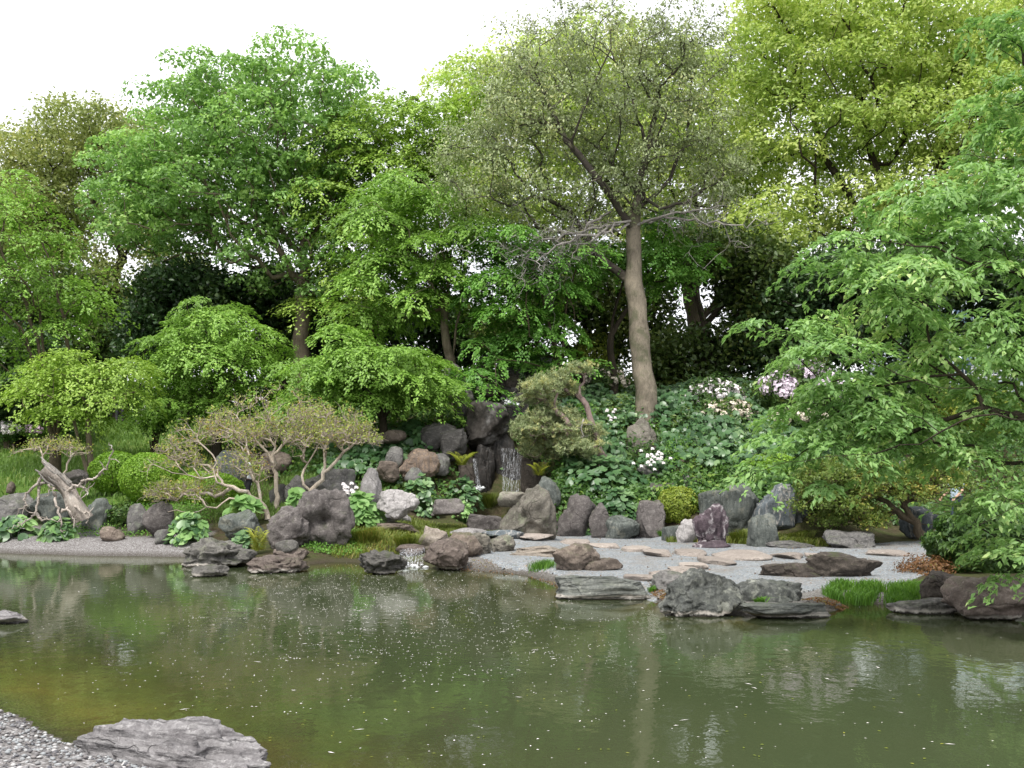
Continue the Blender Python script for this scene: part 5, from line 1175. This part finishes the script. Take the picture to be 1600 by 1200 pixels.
def under(lab, box, D, mat, k):
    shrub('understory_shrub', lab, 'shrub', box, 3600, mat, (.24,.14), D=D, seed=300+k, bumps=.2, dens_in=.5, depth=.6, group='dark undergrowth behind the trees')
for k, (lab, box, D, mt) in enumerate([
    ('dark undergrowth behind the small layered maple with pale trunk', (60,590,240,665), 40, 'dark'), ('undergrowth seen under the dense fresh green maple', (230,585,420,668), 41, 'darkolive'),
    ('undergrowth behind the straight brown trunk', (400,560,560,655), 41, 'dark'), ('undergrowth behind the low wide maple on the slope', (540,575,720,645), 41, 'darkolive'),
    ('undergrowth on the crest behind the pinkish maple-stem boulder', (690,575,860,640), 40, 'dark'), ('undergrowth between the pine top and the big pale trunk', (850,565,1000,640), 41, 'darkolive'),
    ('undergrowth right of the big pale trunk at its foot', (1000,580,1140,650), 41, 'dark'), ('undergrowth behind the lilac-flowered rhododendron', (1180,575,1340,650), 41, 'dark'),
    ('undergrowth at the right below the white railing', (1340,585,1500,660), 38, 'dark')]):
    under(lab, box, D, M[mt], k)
# pine -----------------------------------------------------------------
def pine():
    rg = np.random.default_rng(777); D = 26.6; sk = Skeleton(rg); b0 = P(938,742,D)
    sk.stem([b0, P(938,715,D), P(934,690,D), P(930,672,D-.1), P(922,645,D), P(912,626,D), P(906,618,D-.1), P(905,604,D), P(913,596,D), P(912,586,D)], -1, .18, .02, .2)
    pads = [(845,606,30,14),(872,592,28,12),(838,620,26,12),(880,610,30,12),(907,577,20,9),(846,600,24,9),(850,655,34,14),(880,650,30,12),(830,668,30,14),(880,668,38,16),(850,690,44,16),(888,692,36,16),(924,672,22,9),(905,700,40,14),(815,668,18,12),(860,634,10,5),(845,708,36,8)]
    C = []; own = []
    for (x, y, rx, ry) in pads:
        c = P(x, y, D-.1+rg.normal()*.35)
        for k in range(int(rx*ry/12)+4):
            d_ = rnd_dir(rg, 1)[0]*rg.random()**.4; C.append(c+d_*np.array([rx/1600*D, rx/1600*D*.8, ry/1600*D])); own.append(c-np.array([0, 0, .3]))
    C = np.array(C); own = np.array(own); o = np.argsort(np.linalg.norm(C-b0, axis=1)); C = C[o]; own = own[o]
    tips = [sk.reach(c, .18, .035, .25, up=-.1) for c in C]
    acc = sk.build(.16, .009, tips, flare=.4, kmax=10, wob=.06); root = empty('pine_tree', b0); tag(root, 'crooked garden pine with grey-green needle pads beside the waterfall', 'tree')
    acc.V = [v-b0 for v in acc.V]; link('trunk', acc.mesh('trunk', M['pine_bark'], True), root)
    m_ = len(C); nl = 95; idx = np.repeat(np.arange(m_), nl); n = len(idx)
    sub = rg.normal(size=(m_*8, 3))*np.array([.085, .085, .05]); si = idx*8+rg.integers(0, 8, n); base = C[idx]+sub[si]
    d_ = nrm(rg.normal(size=(n, 3))*.6+np.array([0, -.1, .75])); ln = rg.uniform(.08, .13, n); Q = base+d_*ln[:, None]*.5
    V, F = leaf_faces(Q, nrm(rg.normal(size=(n, 3))), d_, ln, .017, .1)
    link('needles', mesh_np('needles', V-b0, F, M['pine'], np.repeat(np.clip(.5+.22*rg.normal(size=m_)[idx]+.15*rg.normal(size=n), 0, 1), 2)), root)
    s2 = Skeleton(rg); a = P(912,655,D-.3); s2.stem([a, P(908,668,D-.4)], -1, .1, .02, 0); tips = [s2.reach(P(908+rg.normal()*12, 672+rg.normal()*8, D-.4), .08, .03, .2, up=0) for _ in range(16)]
    acc = s2.build(.03, .008, tips, flare=0); acc.V = [v-b0 for v in acc.V]; link('dead_branch', acc.mesh('dead_branch', M['deadwood'], True), root)
pine()

# pale-branched shrubs ---------------------------------------------------
def gnarled(name, label, D, stems, domes, n, leaf, bark, r_base, r_tip, nl, seed, lsize=(.05,.03), jit=.09, tw=4, twl=.22, cat='shrub'):
    rg = np.random.default_rng(seed); sk = Skeleton(rg); first = None
    for st in stems:
        q = [P(s[0], s[1], D+(s[2] if len(s) > 2 else 0)) for s in st]
        if first is None: sk.stem(q, -1, .16, .03, .35); first = q[0]
        else: sk.stem(q[1:], int(np.argmin(np.linalg.norm(np.array(sk.p)-q[0], axis=1))), .16, .03, .25)
    C = []; own = []
    for (x, y, rx, ry, rd) in domes:
        c = P(x, y, D); A = rx*max(rd, .3)
        for k in range(n):
            th = rg.uniform(0, 2*math.pi); s = rg.random()**.6; z = math.sqrt(max(0, 1-s*s))*rg.uniform(.35, 1.08)
            C.append(c+np.array([math.cos(th)*s*rx/1600*D, math.sin(th)*s*rd, z*ry/1600*D])); own.append(c-np.array([0, 0, .5]))
    C = np.array(C); own = np.array(own); o = np.argsort(np.linalg.norm(C-first, axis=1)); C = C[o]; own = own[o]
    tips = [sk.reach(c, .12, jit, .3, up=.1) for c in C]
    acc = sk.build(r_base, r_tip, tips, flare=.5, kmax=9, wob=.08); twigs(rg, C, own, tw, twl, r_tip*.75, acc, .55, .3)
    root = empty(name, first); tag(root, label, cat); acc.V = [v-first for v in acc.V]; link('branches', acc.mesh('branches', bark, True), root)
    la = Acc(); foliage(rg, C+np.array([0, 0, .08]), own, 'loose', .17, nl, lsize[0], lsize[1], la); la.V = [v-first for v in la.V]
    link('leaves', la.mesh('leaves', leaf), root); return root
gnarled('pale_branched_shrub', 'tallest middle one of the pale gnarled shrubs, its wide flat head of tiny leaves', 23.6,
        [[(436,800),(430,775),(432,745),(427,715),(425,690),(430,678)], [(431,730),(405,690),(370,650)], [(429,715),(452,680),(480,640)], [(425,690),(418,650),(410,625)]],
        [(430,680,92,70,1.1),(365,700,60,58,.9),(485,690,50,56,.9),(430,700,60,44,.8)], 84, M['azalea'], M['bark_bleached'], .046, .0075, 8, 901, (.062,.036))
gnarled('pale_branched_shrub', 'right stem of the pale gnarled shrubs, forked low, reaching over the upright stones', 23.2,
        [[(485,790),(486,772),(476,750),(472,738),(485,715),(500,690)], [(486,768),(502,752),(508,735),(508,700),(520,680)], [(506,740),(540,705),(575,680)]],
        [(520,690,66,52,.9),(560,700,34,38,.6),(490,705,44,44,.7)], 84, M['azalea'], M['bark_bleached'], .046, .0075, 8, 902, (.062,.036))
gnarled('pale_branched_shrub', 'left dark-stemmed pale gnarled shrub with long limbs sprawling toward the clipped azalea', 22.8,
        [[(418,812),(416,795),(404,775),(400,760),(392,738),(378,715),(365,700)], [(412,795,-.1),(385,768,-.2),(350,758,-.2)], [(350,772,-.3),(340,757,-.3),(334,740,-.3),(336,722,-.3),(322,700,-.3),(290,685,-.3)], [(410,790),(380,775,-.3),(350,785,-.4),(330,795,-.5),(300,800,-.6),(262,800,-.6)], [(334,745,-.3),(300,745,-.4),(262,735,-.4)]],
        [(330,705,66,58,1.0),(275,740,42,52,.8),(300,785,50,34,.7),(255,785,25,28,.5),(370,750,48,44,.8)], 66, M['azalea'], M['bark_bleached'], .052, .0075, 8, 903, (.062,.036))
gnarled('sprawling_shrub', 'sprawling thicket with crooked brown branches and yellow-green leaves at the back right of the beach', 22.2,
        [[(1440,838),(1430,815),(1400,800),(1360,810),(1330,820)], [(1430,815),(1470,818),(1500,810)], [(1400,800),(1350,760),(1300,740)], [(1430,815),(1390,760),(1370,730)]],
        [(1300,805,60,45,1.0),(1350,780,70,50,1.1),(1290,765,40,40,.9),(1400,790,60,55,1),(1460,775,50,60,1),(1330,825,60,30,.8)], 70, M['thicket'], M['bark_mid'], .08, .009, 70, 904, (.075,.045))
gnarled('bare_low_shrub', 'thin orange-tipped shrub growing behind the bleached leaning stump', 24.6,
        [[(85,765),(82,745),(70,720),(62,700)], [(84,760),(100,735),(112,712),(110,700)]], [(70,712,45,22,.6),(110,712,30,22,.5)], 26, M['azalea'], M['bark_bleached'], .03, .008, 16, 905)
# bleached leaning stump
def stump():
    rg = np.random.default_rng(906); D = 22.8; b0 = P(112,778,D); root = empty('leaning_stump', b0); tag(root, 'bleached hollow leaning stump with gnarled branches drooping to the bank', 'tree stump')
    path = [P(128,812,D+.1), P(116,786,D), P(104,766,D), P(93,752,D-.05), P(80,742,D-.1), P(68,732,D-.15)]
    path = [p-b0 for p in path]; V, F = tube(path, [.20,.15,.13,.14,.15,.14], 18, .2, rg); link('trunk', mesh_np('trunk', V, F, M['bark_stump'], smooth=True), root)
    acc = Acc(); d_ = nrm(path[-1]-path[-2])
    for k in range(34):
        a = rg.uniform(0, 6.28); o = np.array([math.cos(a)*.12, rg.normal()*.08, math.sin(a)*.11]); s = path[-2]+o*1.05+d_*rg.uniform(-.45, .0); e = s+d_*rg.uniform(.25, .42)+rg.normal(size=3)*.03
        acc.add(*tube([s, (s+e)/2+rg.normal(size=3)*.01, e], [.028, .026, .016], 5))
    link('splinters', acc.mesh('splinters', M['deadwood'], True), root)
    for pts in [[(66,742),(58,758),(42,770),(36,782),(43,790),(30,796)], [(62,760),(60,775),(56,800),(46,812),(28,822)], [(56,802),(66,812),(76,812)], [(84,768),(88,785),(95,805),(94,822),(97,832)],
                [(94,800),(105,795),(112,806),(116,816)], [(106,766),(120,758),(130,750),(148,748),(154,738),(166,732),(172,718),(176,702),(170,692)], [(120,758),(132,762),(137,774)], [(60,756),(72,754),(80,762),(76,772)], [(119,792),(130,802),(140,803),(136,816)]]:
        q = [P(x, y, D-.15-.04*k) - b0 for k, (x, y) in enumerate(pts)]; A = np.array(q); t = np.linspace(0, len(q)-1, len(q)*4); pp = np.column_stack([np.interp(t, range(len(q)), A[:, c]) for c in range(3)])+rg.normal(size=(len(t), 3))*.016
        acc = Acc(); acc.add(*tube(pp, np.linspace(.036, .011, len(t)), 6, .1, rg))
        for k in range(5):
            i = rg.integers(len(t)//2, len(t)); e = pp[i]+rg.normal(size=3)*.12; acc.add(*tube([pp[i], (pp[i]+e)/2+rg.normal(size=3)*.03, e], [.012, .01, .005], 4))
        link('branch', acc.mesh('branch', M['bark_stump'], True), root)
stump()

# overhanging cherry at the right (nearest tree) ------------------------------
tree('cherry_tree', 'overhanging cherry with drooping toothed leaves reaching over the beach from the right', 'tree', 11.5,
     [[(1900,None),(1850,700),(1780,500),(1720,300),(1700,100)], [(1870,760),(1700,690,-.5),(1560,640,-1),(1440,690,-1),(1330,715,-1),(1230,722,-.8)], [(1800,560),(1620,560,-.6),(1560,610,-.8),(1450,600,-1),(1330,560,-1),(1210,520,-.8)],
      [(1770,480),(1600,430,-.5),(1450,390,-.6),(1330,370,-.5)], [(1880,800),(1720,780,-.8),(1580,790,-1),(1530,820,-1)], [(1740,350),(1600,250,-.3),(1480,240,-.2)], [(1720,300),(1620,120),(1540,60)]],
     [(1290,700,100,26,1.1),(1400,680,110,36,1.2),(1240,640,60,14,.8),(1500,700,90,40,1.2),(1350,610,130,40,1.3),(1270,530,90,38,1.2),(1480,540,120,45,1.4),(1400,460,120,50,1.4),(1330,400,100,34,1.2),(1500,400,110,60,1.4),(1450,320,110,45,1.3),(1570,300,80,70,1.4),
      (1560,780,80,40,1.1),(1560,850,70,30,.9),(1580,170,60,90,1.4),(1540,610,80,50,1.2),(1220,690,50,12,.7),(1590,660,60,80,1.2),(1700,500,130,200,2),(1700,200,120,150,2),(1380,740,90,12,.8),(1290,755,60,10,.6),(1590,30,60,60,1.2),(1200,500,50,14,.8),(1190,740,40,12,.6),(1330,660,130,30,1.2),(1570,905,40,8,.5)],
     400, 'spray', .46, 150, M['cherry'], (.088,.040), M['bark_dark'], .20, .0045, mind=.28, shell=.8, bare=.2, jit=.05, seg=.22, lenw=.25, tw=2, twl=.22, up=.1)

# ================================================================== FAR THINGS
def box_mesh(name, x0, x1, y0, y1, z0, z1, mat):
    V = np.array([[x, y, z] for x in (x0, x1) for y in (y0, y1) for z in (z0, z1)], float); F = np.array([[0,1,3,2],[4,6,7,5],[0,4,5,1],[2,3,7,6],[0,2,6,4],[1,5,7,3]])
    return mesh_np(name, V, F, mat)
M['wallpale'] = flat_mat('pale_blue_grey_cladding', (.36,.42,.46), .6); M['glass'] = flat_mat('dark_blue_window_glass', (.05,.10,.14), .08, .6, .1); M['railing'] = flat_mat('white_painted_metal', (.7,.72,.74), .4)
a = P(1440,600,80); b = P(1640,600,80); root = empty('office_building', (a[0], 80, h1(a[0], 80))); tag(root, 'pale blue-grey building glimpsed through the trees at the right', 'building'); o3 = np.array(root.location)
link('wall', box_mesh('wall', 0, b[0]-a[0]+14, 0, 12, 0, 15-o3[2], M['wallpale']), root)
wm = box_mesh('window', 0, 1.5, -.04, .02, 0, 1.7, M['glass'])
wf = box_mesh('frame', -.08, 1.58, -.06, -.045, -.08, 0, M['railing'])
for r_ in range(3):
    for k in range(12): o = link('window', wm, root); o.location = (.8+k*1.9, 0, 3.0+r_*3.4); o = link('frame', wf, o)
root = empty('white_railing', (P(1470,590,46)[0], 46, h1(P(1470,590,46)[0], 46))); tag(root, 'white metal railing with thin upright bars behind the trees at the right', 'railing'); o3 = np.array(root.location)
zt = P(1500,572,46)[2]-o3[2]; zb = P(1500,590,46)[2]-o3[2]; acc = Acc()
link('rail', box_mesh('rail', 0, 4.6, -.03, .03, zt-.05, zt, M['railing']), root); link('rail', box_mesh('rail', 0, 4.6, -.03, .03, zb-.05, zb, M['railing']), root)
bm_ = box_mesh('bar', -.02, .02, -.015, .015, zb, zt-.05, M['railing'])
for k in range(28): o = link('bar', bm_, root); o.location.x = .08+k*.165
pm = box_mesh('post', -.05, .05, -.05, .05, -.2, zt+.02, M['railing'])
for k in range(4): o = link('post', pm, root); o.location = (k*1.53, .07, 0)

# ================================================================== PEOPLE
def skin_obj(name, verts, edges, mat, parent, sub=2, root=0):
    me = bpy.data.meshes.new(name); me.from_pydata([v[:3] for v in verts], edges, []); o = link(name, me, parent); me.materials.append(mat)
    md = o.modifiers.new('skin', 'SKIN'); md.use_smooth_shade = True
    for i, v in enumerate(verts):
        r_ = v[3]; me.skin_vertices[0].data[i].radius = r_ if isinstance(r_, tuple) else (r_, r_)
    me.skin_vertices[0].data[root].use_root = True
    s = o.modifiers.new('sub', 'SUBSURF'); s.levels = sub; s.render_levels = sub; return o
def person(label, loc, rz, h, shirt, trousers, hat=None, hair=(.02,.015,.012), bag=None, elbow=.2, group=None):
    k = h/1.7; root = empty('person', loc); root.rotation_euler.z = rz; root.scale = (k, k, k); tag(root, label, 'person', group)
    skin = flat_mat('skin', (.46,.29,.21), .6)
    v = [(0,0,.95,(.13,.10)),(0,0,1.12,(.12,.095)),(0,.0,1.30,(.15,.10)),(0,0,1.42,(.11,.08)),(0,-.01,1.50,.048),(0,-.025,1.57,(.062,.078)),(0,-.02,1.65,(.07,.088)),(0,-.02,1.70,(.045,.055))]
    e = [(i, i+1) for i in range(7)]
    for s in (-1, 1):
        a0 = len(v); v += [(s*.17,0,1.39,.055),(s*.22,.02,1.12,.042),(s*.21,-.05-elbow*.6,.95,.033),(s*.20,-.08-elbow*.9,.89,(.035,.02))]; e += [(3,a0),(a0,a0+1),(a0+1,a0+2),(a0+2,a0+3)]
        for f in range(5):
            b0 = len(v); sx = s*(.17+.018*f); L0 = (.045,.06,.066,.062,.05)[f]
            v += [(sx,-.09-elbow*.95,.865,.009),(sx+s*.002,-.095-elbow,.865-L0,.008)]; e += [(a0+3,b0),(b0,b0+1)]
        l0 = len(v); v += [(s*.09,0,.86,.085),(s*.10,-.01,.48,.055),(s*.10,.02,.10,.038),(s*.10,.0,.045,.04),(s*.11,-.14,.03,(.035,.025))]; e += [(0,l0),(l0,l0+1),(l0+1,l0+2),(l0+2,l0+3),(l0+3,l0+4)]
    skin_obj('body', v, e, skin, root)
    sm = flat_mat('shirt_cloth', shirt, .8); tm = flat_mat('trouser_cloth', trousers, .8)
    v = [(0,0,.70,(.168,.138)),(0,0,1.08,(.155,.125)),(0,0,1.30,(.17,.12)),(0,0,1.41,(.12,.09))]; e = [(0,1),(1,2),(2,3)]
    for s in (-1, 1):
        a0 = len(v); v += [(s*.18,0,1.38,.072),(s*.225,.02,1.13,.062)]; e += [(3,a0),(a0,a0+1)]
    skin_obj('shirt', v, e, sm, root)
    v = [(0,0,1.02,(.15,.12))]; e = []
    for s in (-1, 1):
        a0 = len(v); v += [(s*.095,0,.82,.105),(s*.10,-.01,.48,.078),(s*.10,.01,.06,.062)]; e += [(0,a0),(a0,a0+1),(a0+1,a0+2)]
        q = ico(2)[0]*np.array([.05,.14,.05])+np.array([s*.105, -.055, .045]); link('shoe', mesh_np('shoe', q, ico(2)[1], flat_mat('shoe_leather', (.06,.05,.045), .6), smooth=True), root)
    skin_obj('trousers', v, e, tm, root)
    V, F = ico(3); V = V.copy(); hv = V*np.array([.088,.105,.10])+np.array([0, .0, 1.655]); keep = (V[F].mean(1)[:, 2] > -.15) | (V[F].mean(1)[:, 1] > .25)
    hv[:, 1] += .004; F2 = F[keep & ~((V[F].mean(1)[:, 1] < -.45) & (V[F].mean(1)[:, 2] < .45))]
    link('hair', mesh_np('hair', hv, F2, flat_mat('hair', hair, .6), smooth=True), root)
    if hat:
        hm = flat_mat('hat_cloth', hat, .8); bm = bmesh.new(); prof = [(.0,.135),(.07,.13),(.10,.10),(.112,.03),(.115,0),(.17,-.03),(.172,-.035),(.112,-.01)]; ns = 24; rings = []
        for (rr, zz) in prof: rings.append([bm.verts.new((rr*math.cos(q/ns*6.2832), rr*math.sin(q/ns*6.2832)-.015, 1.69+zz)) for q in range(ns)])
        for i in range(len(rings)-1):
            for q in range(ns): bm.faces.new((rings[i][q], rings[i][(q+1) % ns], rings[i+1][(q+1) % ns], rings[i+1][q]))
        bmesh.ops.remove_doubles(bm, verts=bm.verts, dist=1e-4); hme = bpy.data.meshes.new('hat'); bm.to_mesh(hme); bm.free(); hme.materials.append(hm); link('hat', hme, root)
        for p_ in hme.polygons: p_.use_smooth = True
    for s in (-1, 1):
        v_ = ico(1)[0]*.009+np.array([s*.03, -.105, 1.625]); link('eye', mesh_np('eye', v_, ico(1)[1], flat_mat('eye', (.02,.015,.012), .3)), root)
    v_ = ico(2)[0]*np.array([.012,.02,.022])+np.array([0, -.108, 1.60]); link('nose', mesh_np('nose', v_, ico(2)[1], skin, smooth=True), root)
    v_ = ico(1)[0]*np.array([.024,.008,.006])+np.array([0, -.098, 1.565]); link('mouth', mesh_np('mouth', v_, ico(1)[1], flat_mat('lips', (.35,.14,.12), .5)), root)
    return root
p = P(388,709,26.6); zf = h1(p[0], 26.6); person('person in a white shirt and dark trousers behind the pale branching shrub', (p[0], 26.6, zf), R(-75), (p[2]-zf), (.74,.78,.84), (.02,.02,.025), elbow=.25)
p = P(1492,729,24.4); zf = h1(p[0], 24.4); person('person in a pink sun hat and pale blue top among the right-hand bushes', (p[0], 24.4, zf), R(-60), (p[2]-zf)*.97, (.45,.56,.66), (.05,.07,.09), hat=(.66,.42,.38), elbow=.3)
p = P(188,631,38); zf = h1(p[0], 38); person('distant person with a white hat half hidden behind the small layered maple', (p[0], 38, zf), R(20), 1.6, (.3,.3,.32), (.05,.05,.06), hat=(.85,.82,.82))

# things of one kind share a group
cnt = {}
for o in SC.objects:
    if o.parent is None and o.get('category') and o.get('kind') != 'stuff': cnt.setdefault(o['category'], []).append(o)
GN = {'rock': 'garden rocks', 'grass tuft': 'grass tufts between the stones', 'fern': 'yellow-green ferns', 'shrub': 'shrubs of the garden', 'tree': 'trees around the pond',
      'waterfall': 'waterfalls of the rock garden', 'flowers': 'white flowers on the slope', 'person': 'visitors in the garden', 'plant': 'round-leaved plants between the stones'}
for c, l in cnt.items():
    if len(l) > 1:
        for o in l:
            if not o.get('group'): o['group'] = GN.get(c, c)
